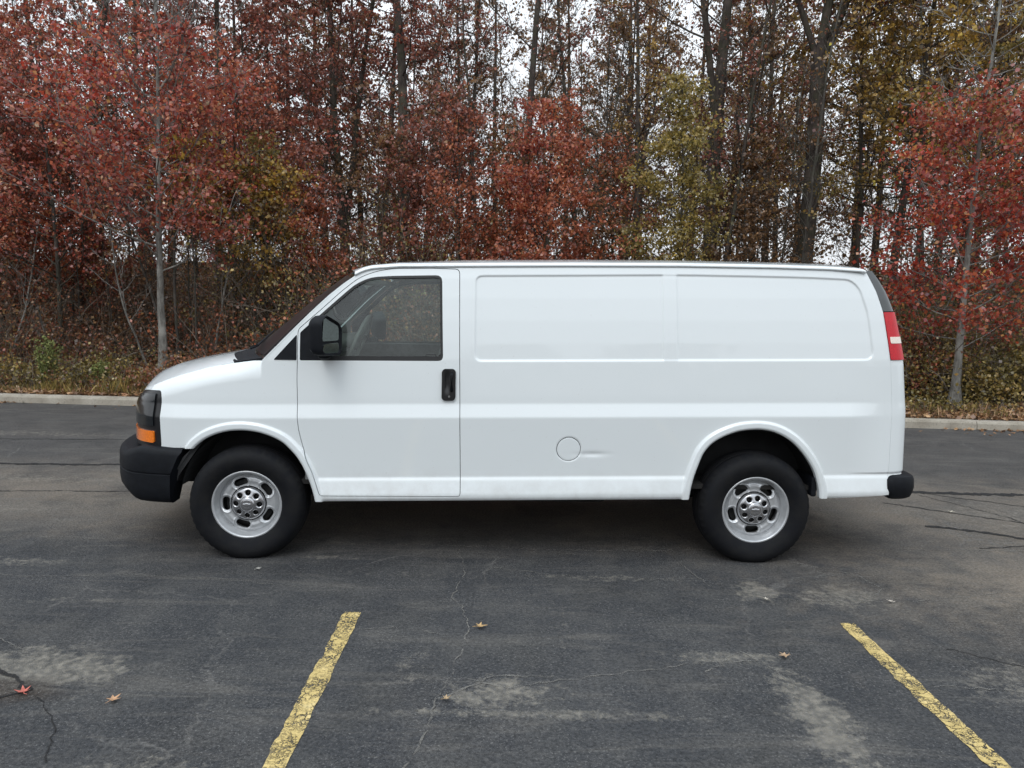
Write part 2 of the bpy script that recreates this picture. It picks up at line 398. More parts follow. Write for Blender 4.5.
def crack_mat(name, col, lo, hi, amax):
    m = NT(name); P = m.pos(); m.p.inputs['Base Color'].default_value = (*col, 1); m.p.inputs['Roughness'].default_value = .95
    m.link(m.math('MULTIPLY', m.mapr(m.noise(P, 7, 5, .75), lo, hi, 0, amax), m.mapr(m.noise(P, 45, 3, .7), .25, .5)), m.p.inputs['Alpha']); return m.m
DUST = crack_mat('crack_dust', (.18, .168, .15), .38, .58, .75)
DARKC = crack_mat('crack_dark', (.010, .009, .009), .28, .42, 1.0)
crack_mesh([([(-4.4, 5.18), (-2.2, 5.2), (-.4, 5.17), (.7, 5.1), (2.1, 5.22), (4.4, 5.3)], .012),
            ([(-.35, 5.1), (-.28, 4.6), (-.33, 4.25), (-.2, 3.9), (-.24, 3.5), (-.32, 3.15), (-.36, 2.7), (-.5, 2.3)], .008),
            ([(-.24, 3.3), (0, 3.2), (.35, 3.3), (.9, 3.45), (1.3, 3.52)], .008),
            ([(1.15, 4.9), (1.3, 4.5), (1.7, 4.32), (2.4, 4.3), (3.2, 4.5)], .007),
            ([(-.1, 4.75), (.5, 4.6), (1.1, 4.6)], .008), ([(2.0, 3.3), (2.6, 3.2), (3.3, 3.25)], .007),
            ([(-3.5, 3.9), (-2.6, 3.6), (-2.2, 3.35)], .006), ([(-4.2, 4.6), (-3, 4.45), (-2.1, 4.5), (-1.2, 4.35)], .006), ([(-1.0, 3.75), (-.6, 3.8), (-.28, 3.72)], .006),
            ([(1.7, 5.1), (2.3, 4.75), (2.35, 4.5), (2.0, 4.2)], .010), ([(-.3, 3.1), (-.05, 3.3), (.25, 3.32)], .012), ([(.95, 3.4), (1.2, 3.6), (1.35, 3.3)], .010)], 'pavement_crack', DUST)
crack_mesh([([(-9, 7.7), (-5, 7.5), (-3.3, 7.6)], .06), ([(-8, 6.6), (-5, 6.4), (-3.4, 6.5)], .015), ([(-9, 9.0), (-6, 8.8), (-4, 9.0)], .02), ([(-2.4, 3.3), (-2.1, 3.12), (-2.3, 2.95)], .02), ([(3.6, 7.05), (4.6, 6.95), (7, 7.0), (9, 6.85)], .09), ([(3.4, 5.9), (4.2, 5.5), (4.9, 5.25), (6.5, 5.2)], .05), ([(3.4, 6.6), (4.5, 5.9), (6, 5.8), (8, 5.9)], .02), ([(3.5, 5.35), (5, 5.6), (7, 5.5)], .012), ([(4.0, 6.95), (4.7, 6.5), (6.5, 6.3)], .015), ([(-2.05, 3.05), (-1.85, 2.85), (-1.72, 2.6)], .006),
            ([(3.9, 6.9), (4.3, 6.2), (4.3, 5.6), (4.9, 5.2)], .010), ([(-1.9, 2.5), (-1.2, 2.32), (-.6, 2.36), (.2, 2.3)], .010), ([(2.3, 3.7), (2.7, 3.4), (2.6, 3.0)], .006)], 'pavement_fissure', DARKC)

# ------------------------------------------------------------------ the van
VAN_X, VAN_Y, VAN_A = -1.754, 4.838, 1.602
van = empty('cargo_van', (VAN_X, VAN_Y, 0), R(VAN_A), 'white windowless cargo van parked across the bays, seen from its driver side', 'van')
RAKE = .018
PAINTW = NT('white_van_paint'); _p = PAINTW.p
_p.inputs['Roughness'].default_value = .38; _p.inputs['Coat Weight'].default_value = 1; _p.inputs['Coat Roughness'].default_value = .035
_o = PAINTW.obj(); _sx = PAINTW.node('ShaderNodeSeparateXYZ'); PAINTW.link(_o, _sx.inputs[0])
_road = PAINTW.math('MULTIPLY', PAINTW.mapr(_sx.outputs['Z'], .40, .66, 1, 0), PAINTW.mapr(PAINTW.noise(_o, 7, 6, .7), .38, .68, .0, .5))
_spk = PAINTW.math('MULTIPLY', PAINTW.mapr(PAINTW.noise(_o, 95, 2, .5), .72, .78), .5)
_c = PAINTW.mix(PAINTW.noise(_o, 1.5, 4), (.722, .758, .762), (.740, .773, .777)); _c = PAINTW.mix(_road, _c, (.46, .44, .41)); _c = PAINTW.mix(_spk, _c, (.5, .48, .45))
PAINTW.link(_c, _p.inputs['Base Color']); PAINTW.bump(PAINTW.noise(_o, 2.2, 3, .5), .12, .02)
WHITE = PAINTW.m
BLACKP = simple('black_textured_plastic', (.0055, .0065, .009), .6, var=.25, vscale=25, bumpv=.25, bscale=350, spec=.2)
BLACKG = simple('black_gloss_trim', (.012, .012, .013), .28, var=.1)
RUBBER = simple('window_rubber', (.018, .018, .018), .6, var=.15)
DARK = simple('dark_underbody', (.014, .013, .012), .85, var=.4, vscale=12)
LINER = simple('wheel_well_liner', (.020, .020, .021), .8, var=.35, vscale=9)

# plan line of the belt: x along the van, y inward; the near side lies on y=0
front_pts = [(-1.03, 1.0), (-1.022, .8), (-.985, .58), (-.93, .40), (-.865, .27), (-.79, .175), (-.70, .105), (-.60, .062), (-.48, .033), (-.34, .013), (-.2, .003), (-.1, 0)]
rear_pts = [(4.0, .0), (4.15, .003), (4.28, .008), (4.37, .017), (4.45, .038), (4.508, .085), (4.535, .17), (4.55, .33), (4.558, .6), (4.56, 1.0)]
def arc_sub(pts, n=400):
    P = np.array(pts); t = np.concatenate([[0], np.cumsum(np.linalg.norm(np.diff(P, axis=0), axis=1))])
    # smooth by Catmull-Rom
    out = []
    Q = np.vstack([2 * P[0] - P[1], P, 2 * P[-1] - P[-2]])
    for i in range(1, len(Q) - 2):
        for s_ in np.linspace(0, 1, 24, endpoint=False):
            a, b, c, d = Q[i - 1], Q[i], Q[i + 1], Q[i + 2]
            out.append(.5 * ((2 * b) + (-a + c) * s_ + (2 * a - 5 * b + 4 * c - d) * s_ ** 2 + (-a + 3 * b - 3 * c + d) * s_ ** 3))
    out.append(P[-1]); out = np.array(out)
    t = np.concatenate([[0], np.cumsum(np.linalg.norm(np.diff(out, axis=0), axis=1))]); return out, t
fp, ft = arc_sub(front_pts); rp, rt_ = arc_sub(rear_pts)
LF, LR = ft[-1], rt_[-1]
PS = np.concatenate([ft - LF - .1, rt_ + 4.0]); PX = np.concatenate([fp[:, 0], rp[:, 0]]); PY = np.concatenate([fp[:, 1], rp[:, 1]])
SF, SR = PS[0], PS[-1]
PTX = np.gradient(PX, PS); PTY = np.gradient(PY, PS)
def plan(s):
    return np.interp(s, PS, PX), np.interp(s, PS, PY), np.interp(s, PS, PTX), np.interp(s, PS, PTY)
def s_front(x): return float(np.interp(x, fp[:, 0], ft - LF - .1))
LEAN = ([0, 1.0, 1.32, 1.66, 1.80, 1.95, 2.2], [0, 0, .023, .076, .12, .19, .31])
def leanw(s): t = np.clip((s - 3.7) / .6, 0, 1); return t * t * (3 - 2 * t)
def lean(z, s): return np.interp(z, *LEAN) * leanw(s)
def B(x, z):
    """measured side-view point (x, z with rake) -> sheet coordinates (s, z)"""
    zb = z - RAKE * x
    if x < -.1: return (s_front(x), zb)
    s = x
    for _ in range(6): s = x + float(lean(zb, s))
    if s > 4.0: s = float(np.interp(s, rp[:, 0], rt_ + 4.0)) if s < 4.5 else s
    return (s, zb)
def BL(pts): return [B(*p) for p in pts]
PZ, PD = arr_profile([(.36, .05), (.385, .016), (.405, .002), (.43, .0), (.53, .020), (.545, .030), (.60, .028), (.80, .018), (.955, .010), (1.045, .034), (1.10, .036), (1.337, .050),
                      (1.45, .060), (1.60, .077), (1.75, .099), (1.88, .123), (1.94, .138), (2.0, .16), (2.2, .25)], .3, 2.3)
ARCH_F = BL([(-.30, .0), (-.367, .60), (-.367, .744), (-.284, .813), (-.20, .850), (-.119, .871), (-.02, .877), (.075, .865), (.160, .838), (.236, .8), (.334, .7), (.399, .567), (.449, .403), (.46, 0)])
ARCH_F[0] = (B(-.40, .5)[0], 0.0); ARCH_F[1] = B(-.395, .60); ARCH_F[2] = B(-.388, .725)
ARCH_R = BL([(2.955, .0), (2.974, .447), (2.998, .591), (3.058, .764), (3.110, .83), (3.182, .876), (3.29, .920), (3.418, .934), (3.51, .924), (3.584, .898), (3.665, .85), (3.736, .781), (3.79, .71), (3.834, .636), (3.868, .52), (3.876, .451), (3.88, 0)])
ARCH_F = round_poly(ARCH_F, .12, 4); ARCH_R = round_poly(ARCH_R, .12, 4)
PANEL = round_poly(BL([(1.497, 1.93), (1.500, 1.355), (4.215, 1.408), (4.19, 1.60), (4.085, 1.955), (3.6, 1.965), (2.883, 1.964)]), [.05, .05, .07, .15, .10, .2, .2], 6)
DOORP = round_poly(BL([(.327, 1.215), (.333, .97), (.343, .869), (.384, .702), (.433, .601), (.48, .440), (1.417, .447), (1.408, .999), (1.390, 1.966), (1.2, 1.968), (.95, 1.962), (.83, 1.940), (.722, 1.896), (.612, 1.806), (.477, 1.679), (.331, 1.548)]),
                   [.0, .05, .05, .05, .05, .02, .02, 0, .03, .03, .06, .05, .05, .03, .03, .02], 4)
WIN = round_poly(BL([(.342, 1.344), (.342, 1.528), (.477, 1.653), (.612, 1.777), (.70, 1.856), (.80, 1.903), (.93, 1.914), (1.276, 1.926), (1.293, 1.356)]), [.01, .01, .02, .03, .05, .08, .06, .045, .035], 5)
zsh_pts = [(-1.6, 1.045), (-1.2, 1.06), (-.9, 1.115), (-.76, 1.148), (-.66, 1.182), (-.5, 1.232), (-.3, 1.283), (-.1, 1.322), (.03, 1.338), (.085, 1.338)]
ZS = np.array([[s_front(x) if -1.05 < x < -.1 else x, z] for x, z in zsh_pts[2:]]); ZS = np.vstack([[SF, 1.045], [(SF + ZS[0, 0]) / 2, 1.062], ZS])
PIL = [(.088, 1.34), (.283, 1.542), (.40, 1.662), (.522, 1.78), (.62, 1.862), (.697, 1.917)]
RAIL = [(.697, 1.917), (.75, 1.945), (.81, 1.962), (.99, 1.979), (1.393, 1.989), (2.1, 2.006), (2.89, 2.020), (3.531, 2.022), (3.9, 2.018), (4.13, 2.008)]
TOPB = np.vstack([ZS, BL(PIL), BL(RAIL[1:-1]), [[4.32, 2.006 - RAKE * 4.17]], [[SR, 1.93]]])
def ztop(s): return np.interp(s, TOPB[:, 0], TOPB[:, 1])
FUEL = B(2.146, .776)
def depth(s, z, win_recess=True):
    d = np.interp(z, PZ, PD)
    # the crease dies out at nose and tail
    k = np.clip((s + 1.0) / .5, 0, 1); k = k * np.clip((4.30 - s) / .25, 0, 1)
    flat = np.interp(z, [.3, .40, 1.3, 1.34], [.03, .014, .0475, .050])
    m = (z < 1.30) & (z > .56); d = np.where(m, flat + (d - flat) * (.15 + .85 * k), d)
    # wheel-arch flares
    for A in (ARCH_F, ARCH_R):
        a = poly_sdf(A, s, z); q = np.clip(a / .060, 0, 1)
        lip = np.where(a < .060, np.sin(np.pi * np.clip(.12 + .88 * (1 - q), 0, 1)) ** .8, 0)
        tgt = .004 + .0 * z
        prof = np.where(q < .25, .012 * (1 - q / .25) ** 2, 0) + .002
        wgt = np.clip((1 - q) / .28, 0, 1); wgt = wgt * wgt * (3 - 2 * wgt)
        d = d * (1 - wgt) + (prof - .006) * wgt
    # pressed blank-window recess with a post between its halves
    a = poly_sdf(PANEL, s, z); t = np.clip(-a / .012, 0, 1); t = t * t * (3 - 2 * t)
    post = np.clip(1 - np.abs(s - (2.815 + (1.66 - z) * .025)) / .052, 0, 1); post = np.clip(post / .16, 0, 1)
    d = d + t * (.0088 - .0060 * post)
    # fender top rolls over towards the hood
    zt = np.interp(s, ZS[:, 0], ZS[:, 1]); t = np.clip((z - zt + .13) / .13, 0, 1); f = (s < .09) * np.clip((.22 - s) / .3, 0, 1)
    d = d + (.065 - .03 * np.clip((-.35 - s) / .4, 0, 1)) * t ** 2.3 * f
    # fuel flap outline groove
    rr = np.hypot(s - FUEL[0], z - FUEL[1]); g = np.clip(1 - np.abs(rr - .082) / .005, 0, 1); d = d + .004 * g
    # dent beside the flap
    d = d + .006 * np.exp(-((s - FUEL[0] - .16) / .09) ** 2 - ((z - FUEL[1] + .035) / .016) ** 2)
    # cut line under the fender bar to the door
    return d
def surf(off=0.0, mirror=False):
    def f(s, z):
        x, y, tx, ty = plan(s); L = np.hypot(tx, ty) + 1e-9; tx, ty = tx / L, ty / L
        d = depth(s, z) + off
        # inward normal of the plan line
        nx, ny = -ty, tx
        # nose leans back a little with height
        nose = np.clip((-.3 - s) / .7, 0, 1) * np.clip((z - .95) / .3, 0, 1) ** 2 * .03
        X = x + nx * d - lean(z, s) + nose; Y = y + ny * d; Z = z + RAKE * X
        if mirror: Y = 2.0 - Y
        return X, Y, Z
    return f
def inward(V):
    # inward along y on the flanks, along x at the ends
    D = np.zeros_like(V); sy = np.where(V[:, 1] < 1, 1, -1)
    D[:, 1] = sy; ends = np.clip((-V[:, 0] - .55) / .3, 0, 1); re = np.clip((V[:, 0] - 4.38) / .08, 0, 1)
    D[:, 0] = ends - re; D[:, 1] *= 1 - np.maximum(ends, re) * .8
    return D / (np.linalg.norm(D, axis=1)[:, None] + 1e-9)

HL = round_poly([B(-.62, 1.118), B(-.606, 1.07), B(-.605, .73), (SF + .32, .745), (SF + .30, 1.06), (s_front(-.80), 1.122)], [.05, .03, .035, .04, .05, .05], 5)
REARS = 4.358                                                  # where the flank meets the rear corner
BODYP = np.array([(SF, .752), (-.30, .752), (-.30, .390), (3.0, .390), (4.0, .392), (REARS, .410), (REARS, 1.925), (4.30, 1.93)] +
                 [tuple(p) for p in TOPB[::-1] if p[0] < 4.2])
for mir in (False, True):
    hx, hz = (.0055, .0055) if not mir else (.02, .012)
    def body_sdf(s, z):
        d = poly_sdf(BODYP, s, z, 3); d = np.maximum(d, np.where(z > 1.3, z - ztop(s) + .004, -1))
        for A, g in ((ARCH_F, 0), (ARCH_R, 0), (DOORP, .0045), (HL, .003)): d = np.maximum(d, g - poly_sdf(A, s, z))
        return np.maximum(d, .0825 - np.hypot(s - FUEL[0], z - FUEL[1]) if not mir else -1.0)
    sheet('body_panel', WHITE, van, np.arange(SF, REARS + hx, hx), np.arange(.376, 2.0, hz), surf(0, mir), body_sdf, .035, inward)
    # front door skin
    def door_sdf(s, z):
        return np.maximum(poly_sdf(DOORP, s, z), -poly_sdf(WIN, s, z))
    hd = .005 if not mir else .015
    door = sheet('front_door', WHITE, van, np.arange(.29, 1.46, hd), np.arange(.40, 1.98, hd), surf(0, mir), door_sdf, .03, inward)
    # black sail trim ahead of the glass, on door and on fender
    def sail_sdf(s, z): return np.maximum(poly_sdf(WIN, s, z) - .004, s - .492)
    sheet('sail_trim', BLACKP, door, np.arange(.32, .51, .006), np.arange(1.3, 1.9, .006), surf(.004, mir), sail_sdf, .02, inward)
    tri = round_poly(BL([(.170, 1.346), (.321, 1.346), (.321, 1.515)]), .006, 3)
    sheet('pillar_trim', BLACKP, van, np.arange(.14, .34, .005), np.arange(1.31, 1.56, .005), surf(-.003, mir), lambda s, z: poly_sdf(tri, s, z), .01, inward)
    # rubber round the glass
    def seal_sdf(s, z):
        w_ = poly_sdf(WIN, s, z); ins = np.where(z < 1.375, .030, .016)
        return np.maximum(np.maximum(w_ - .003, -w_ - ins), .480 - s)
    sheet('window_seal', RUBBER, door, np.arange(.47, 1.31, .0055), np.arange(1.31, 1.93, .0055), surf(.001, mir), seal_sdf, .022, inward)

# fuel flap
sheet('fuel_flap', WHITE, van, np.linspace(FUEL[0] - .09, FUEL[0] + .09, 46), np.linspace(FUEL[1] - .09, FUEL[1] + .09, 46), surf(.0), lambda s, z: np.hypot(s - FUEL[0], z - FUEL[1]) - .0785, .02, inward)

# glass materials
def glass_mat(name, tint, refl=.5, ior=1.5, film=(.01, .03)):
    m = NT(name); m.n.remove(m.p)
    tr = m.node('ShaderNodeBsdfTransparent'); tr.inputs[0].default_value = (*tint, 1)
    gl = m.node('ShaderNodeBsdfGlossy'); gl.inputs['Roughness'].default_value = .01; gl.inputs[0].default_value = (.95, .98, .98, 1)
    df = m.node('ShaderNodeBsdfDiffuse'); df.inputs[0].default_value = (.45, .48, .46, 1)
    fr = m.node('ShaderNodeFresnel'); fr.inputs[0].default_value = ior
    f2 = m.math('MULTIPLY', fr.outputs[0], refl, True)
    mxs = m.node('ShaderNodeMixShader'); m.link(f2, mxs.inputs[0]); m.link(tr.outputs[0], mxs.inputs[1]); m.link(gl.outputs[0], mxs.inputs[2])
    m2 = m.node('ShaderNodeMixShader'); m.link(m.mapr(m.noise(m.obj(), 6, 5, .6), .35, .7, film[0], film[1]), m2.inputs[0]); m.link(mxs.outputs[0], m2.inputs[1]); m.link(df.outputs[0], m2.inputs[2])
    m.link(m2.outputs[0], m.out.inputs[0]); return m.m
GLASS = glass_mat('tinted_side_glass', (.80, .90, .85), 1.5, 1.5, (.03, .09))
WGLASS = glass_mat('windscreen_glass', (.70, .78, .75), 1.2)
DGLASS = glass_mat('dark_privacy_glass', (.05, .055, .055), 1.3)
doors = [o for o in van.children if o.name.startswith('front_door')]
for mir in (False, True):
    g = sheet('door_window', GLASS, doors[mir], np.arange(.47, 1.3, .01), np.arange(1.32, 1.93, .01), surf(.013, mir),
              lambda s, z: np.maximum(poly_sdf(WIN, s, z) + .004, .486 - s))

# hood
def cross(x_):
    """shoulder point of the near fender for a station s"""
    X, Y, Z = surf(0)(np.array([x_]), np.interp([x_], ZS[:, 0], ZS[:, 1])); return X[0], Y[0], Z[0]
CEN = ([-1.2, -.99, -.965, -.93, -.85, -.71, -.55, -.376, -.2, .07], [1.06, 1.085, 1.125, 1.158, 1.212, 1.262, 1.302, 1.336, 1.366, 1.395])
def hood_pos(s, t):
    X, Y, Z = surf(0)(s, np.interp(s, ZS[:, 0], ZS[:, 1]))
    u = 2 * t - 1; Yl = Y + (2 - 2 * Y) * t
    hw = np.clip(1 - Y, .0, 1)
    back = -.22 * (1 - np.abs(u) ** 2.2) * np.clip((s + .6) / .5, 0, 1)
    Xc = X + back
    zc = np.interp(Xc, *CEN) + .0
    h = np.maximum(zc - Z, 0) * np.clip(hw / .45, 0, 1) ** .5
    bulge = .012 * np.exp(-((np.abs(u) - .62) / .08) ** 2) * np.clip(hw / .6, 0, 1) ** 3
    return Xc, Yl, Z + .002 + h * (1 - np.abs(u) ** 2.6) + bulge * 0
sh = np.concatenate([SF + .002 + (np.linspace(0, 1, 50) ** 1.0) * (-.085 - SF)])
tt = .5 - .5 * np.cos(np.linspace(.0, np.pi, 90)); tt = .004 + tt * .992
sheet('hood', WHITE, van, sh, tt, hood_pos, None, .02, lambda V: np.tile([0, 0, -1.], (len(V), 1)))
# inner fill so no gap shows between hood and fenders
# cowl with louvres
def shoulder(x): return surf(0)(np.array([x]), np.interp([x], ZS[:, 0], ZS[:, 1]))
def ws_edge(v):
    P = np.array(BL(PIL)); s = np.interp(v, np.linspace(0, 1, len(P)), P[:, 0]); z = np.interp(v, np.linspace(0, 1, len(P)), P[:, 1])
    return surf(0)(s, z)
WC = ([0, .25, .5, .75, 1], [-.165, .022, .205, .388, .56], [1.388, 1.540, 1.690, 1.836, 1.966])
def ws_pos(off=0, ins=0.0):
    def f(v, t):
        ex, ey, ez = ws_edge(v); cx = np.interp(v, WC[0], WC[1]); cz = np.interp(v, WC[0], WC[2])
        u = 2 * t - 1; k = np.abs(u) ** 2.4; y0 = ey - .004
        return cx + (ex - cx) * k + off * .6, y0 + (2 - 2 * y0) * t, cz + (ez - cz) * k - off
    return f
sheet('windscreen_surround', BLACKG, van, np.linspace(0, 1, 60), np.linspace(0, 1, 120), ws_pos(.006),
      lambda v, t: -np.minimum(np.minimum(v - .035, .95 - v), np.minimum(t - .022, .978 - t)), .006, lambda V: np.tile([.4, 0, -.8], (len(V), 1)))
ws = sheet('windscreen', WGLASS, van, np.linspace(.0, 1, 40), np.linspace(0, 1, 60), ws_pos(.011))
st = sheet('sticker', simple('inspection_sticker', (.45, .55, .47), .5, var=.3, vscale=60), ws, np.linspace(.115, .165, 4), np.linspace(.06, .10, 4), ws_pos(.0145))
def cowl_pos(v, t):
    ex, ey, ez = ws_edge(t * 0); X1 = np.interp(0, WC[0], WC[1]); u = 2 * t - 1; k = np.abs(u) ** 2.4
    xb = X1 + (ex - X1) * k + .02; zb = 1.388 + (ez - 1.388) * k + .004
    hx, hy, hz = hood_pos(np.full_like(t, -.085), t)
    y0 = ey; yy = y0 + (2 - 2 * y0) * t
    a = v; return hx * (1 - a) + xb * a - .01 * (1 - a), yy, hz * (1 - a) + zb * a - .012 * (1 - a) + .004 * np.sin(v * 25) * (1 - np.abs(u) ** 6) + .008 * np.abs(u) ** 8
sheet('cowl', BLACKP, van, np.linspace(0, 1, 24), np.linspace(.016, .984, 60), cowl_pos, None, .008, lambda V: np.tile([0, 0, -1.], (len(V), 1)))
for y0 in (.25, 1.05):
    mb = MB(); a = ws_pos(-.02)(np.array([.05]), np.array([(y0) / 2])); b = ws_pos(-.022)(np.array([.16]), np.array([(y0 + .6) / 2]))
    A_ = np.array([q[0] for q in a]); B_ = np.array([q[0] for q in b]); mb.tube([A_ + np.array([-.05, 0, -.02]), A_, B_], [.011, .009, .006], 6)
    mb.build('wiper', BLACKP, van)

# roof with its gutter bead
RX = np.array(RAIL)
def roof_ring(x, endk=0.0):
    zr = np.interp(x, RX[:, 0], RX[:, 1]); zb = zr - RAKE * x; yr = float(np.interp(zb, PZ, PD))
    cz = np.interp(x, [.69, .80, .95, 1.4, 2.2, 3.0, 3.8, 4.1, 4.2], [1.968, 2.004, 2.034, 2.064, 2.084, 2.094, 2.094, 2.086, 2.062])
    sh_ = -.135 * np.clip(1 - (x - .697) / .55, 0, 1) ** 1.6
    P = [(yr + .004, zr - .006), (yr - .012, zr - .006), (yr - .017, zr), (yr - .012, zr + .010), (yr + .002, zr + .017), (yr + .02, zr + .022)]
    u = np.linspace(0, 1, 22)[1:]
    base = P[-1]
    for q in u:
        yy = base[0] + (1 - base[0]) * q; P.append((yy, base[1] + (cz - base[1]) * (1 - (1 - q) ** 2.4)))
    ring = []
    for (y, z) in P: ring.append((x + sh_ * (1 - (1 - y) ** 2 / .76 if y > .13 else 0) , y, z))
    full = ring + [(a, 2 - b, c) for a, b, c in ring[-2::-1]]
    return full
mb = MB(); rx = np.concatenate([np.linspace(.697, 1.3, 30), np.linspace(1.35, 4.0, 50), np.linspace(4.03, 4.115, 6)])
rings = [roof_ring(x) for x in rx]
last = rings[-1]
for dx, dz in ((.018, -.012), (.028, -.035), (.032, -.07)): rings.append([(a + dx, b, c + dz * min(1, max(0, (b - .1) * 5, 0)) if b < 1 else c + dz * min(1, max(0, (1.9 - b) * 5))) for a, b, c in last])
mb.loft(rings, False, False); mb.build('roof', WHITE, van, True)

# rear corner: tail lights, privacy glass strip, doors
RED = simple('red_lens', (.52, .004, .014), .3, coat=.15, var=.15, vscale=90, bumpv=.35, bscale=160)
CLR = simple('clear_lens', (.80, .70, .60), .15, coat=1, var=.1, vscale=90, bumpv=.3, bscale=160)
def rect_sdf(s0, s1, z0, z1, r=.01):
    def f(s, z):
        qx = np.abs(s - (s0 + s1) / 2) - (s1 - s0) / 2 + r; qz = np.abs(z - (z0 + z1) / 2) - (z1 - z0) / 2 + r
        return np.hypot(np.maximum(qx, 0), np.maximum(qz, 0)) + np.minimum(np.maximum(qx, qz), 0) - r
    return f
ZT0, ZT1 = 1.415 - .079, 1.737 - .078
for mir in (False, True):
    s0 = REARS + .003; s1 = 4.358 + .36
    def rd(s, z): return np.minimum(np.maximum(rect_sdf(s0, SR + .2, .418, 1.93, .004)(s, z), -rect_sdf(s0 - .02, s1 - .156, ZT0 - .003, 1.95, .004)(s, z)), 9)
    sheet('rear_door', WHITE, van, np.arange(s0, SR + .012, .012), np.arange(.41, 1.94, .008), surf(.001, mir), rd, .03, inward)
    sheet('rear_quarter_glass', simple('dark_quarter_glass', (.030, .034, .034), .1, coat=1) if not mir else bpy.data.materials['dark_quarter_glass'], van, np.arange(s0, s1 + .01, .008), np.arange(ZT1, 1.95, .008), surf(-.001, mir), rect_sdf(s0, s1 - .158, ZT1 + .006, 1.938, .008), .02, inward)
    tl = sheet('tail_light', RED, van, np.arange(s0, s1, .006), np.arange(ZT0 - .01, ZT1 + .01, .006), surf(-.006, mir), rect_sdf(s0 + .001, s1 - .16, ZT0, ZT1, .01), .03, inward)
    sheet('reversing_lens', CLR, tl, np.arange(s0, s1, .006), np.arange(1.42, 1.52, .005), surf(-.0085, mir), rect_sdf(s0 + .016, s1 - .17, 1.448, 1.492, .004), .01, inward)

# headlights
def hl_pos(mir):
    base = surf(-.002, mir)
    def f(s, z):
        return base(s, z)
    return f
HGLASS = simple('smoked_headlight_lens', (.008, .010, .012), .16, coat=.35, var=.3, vscale=14)
AMBER = simple('amber_lens', (.85, .20, .012), .15, coat=1, var=.15, vscale=90, bumpv=.3, bscale=160)
for mir in (False, True):
    hl = sheet('headlight', BLACKG, van, np.arange(SF + .25, -.5, .007), np.arange(.72, 1.14, .007), surf(.001, mir), lambda s, z: poly_sdf(HL, s, z), .03, inward)
    sheet('headlight_lens', HGLASS, hl, np.arange(SF + .25, -.5, .007), np.arange(.72, 1.14, .007), surf(-.010, mir), lambda s, z: np.maximum(np.maximum(poly_sdf(HL, s, z) + .018, .892 - z), s - s_front(-.655) ), .012, inward)
    sheet('turn_signal', AMBER, hl, np.arange(SF + .25, -.5, .007), np.arange(.72, .92, .006), surf(-.010, mir), lambda s, z: np.maximum(rect_sdf(SF + .5, s_front(-.655), .778, .858, .012)(s, z), poly_sdf(HL, s, z) + .012), .012, inward)
sheet('grille', BLACKP, van, np.linspace(SF, SF + .31, 30), np.arange(.755, 1.055, .012), lambda s, z: (lambda a: (a[0] - .006 + .02 * (np.sin(z * 90) > 0), a[1], a[2]))(surf(0)(s, z)))
sheet('grille', BLACKP, van, np.linspace(SF, SF + .31, 30), np.arange(.755, 1.055, .012), lambda s, z: (lambda a: (a[0] - .006 + .02 * (np.sin(z * 90) > 0), a[1], a[2]))(surf(0, True)(s, z)))

# bumpers: closed section swept along a plan line
def sweep_bumper(name, pts, ztopf, zbotf, groove, parent, mat, thick=.16, rear=False, lead=0):
    Q, t = arc_sub(pts); n_ = 70; q = np.linspace(0, t[-1], n_); x = np.interp(q, t, Q[:, 0]); y = np.interp(q, t, Q[:, 1])
    tx = np.gradient(x); ty = np.gradient(y); L = np.hypot(tx, ty); nx, ny = -ty / L, tx / L
    if rear: pass
    # choose the inward normal (towards van centre)
    sg = np.where((1.7 - x) * nx + (1.0 - y) * ny > 0, 1, -1); nx *= sg; ny *= sg
    rings = []
    for i in range(n_):
        f = i / (n_ - 1); z1 = ztopf(f, x[i]); z0 = zbotf(f, x[i]); h = z1 - z0; gz = groove
        pr = [(thick, z1 - .003), (.045, z1 + .0), (.026, z1 - .006), (.010, z1 - .022), (.003, z1 - .05), (0, gz + .012)]
        if groove: pr += [(.001, gz + .006), (.009, gz), (.001, gz - .006)]
        pr += [(0, z0 + h * .30), (.006, z0 + h * .14), (.022, z0 + .02), (.045, z0 + .004), (.075, z0), (thick, z0 + .004)]
        xr = lead * (z1 - pr[0][1])
        rings.append([(x[i] + nx[i] * d + lead * (z1 - z), y[i] + ny[i] * d, z) for d, z in pr])
    mb = MB(); mb.loft(rings, True, True); return mb
def both(mb, name, mat):
    V = mb.v + [(a, 2 - b, c) for a, b, c in mb.v]; F = mb.f + [tuple(i + len(mb.v) for i in f[::-1]) for f in mb.f]
    o = mesh_obj(name, V, F, mat, van, True); md = o.modifiers.new('e', 'EDGE_SPLIT'); md.split_angle = R(38); return o
fb_line = [(-1.135, 1.001), (-1.125, .8), (-1.09, .58), (-1.035, .40), (-.965, .265), (-.885, .155), (-.80, .088), (-.70, .045), (-.60, .022), (-.515, .012), (-.44, .008)]
mb = sweep_bumper('front', fb_line, lambda f, x: .752 - .045 * np.clip((-.74 - x) / .14, 0, 1) if x < -.74 else .752 - .012 * (x + .74) / .3, lambda f, x: .36 + .05 * np.clip((-.80 - x) / .12, 0, 1), .566, van, BLACKP)
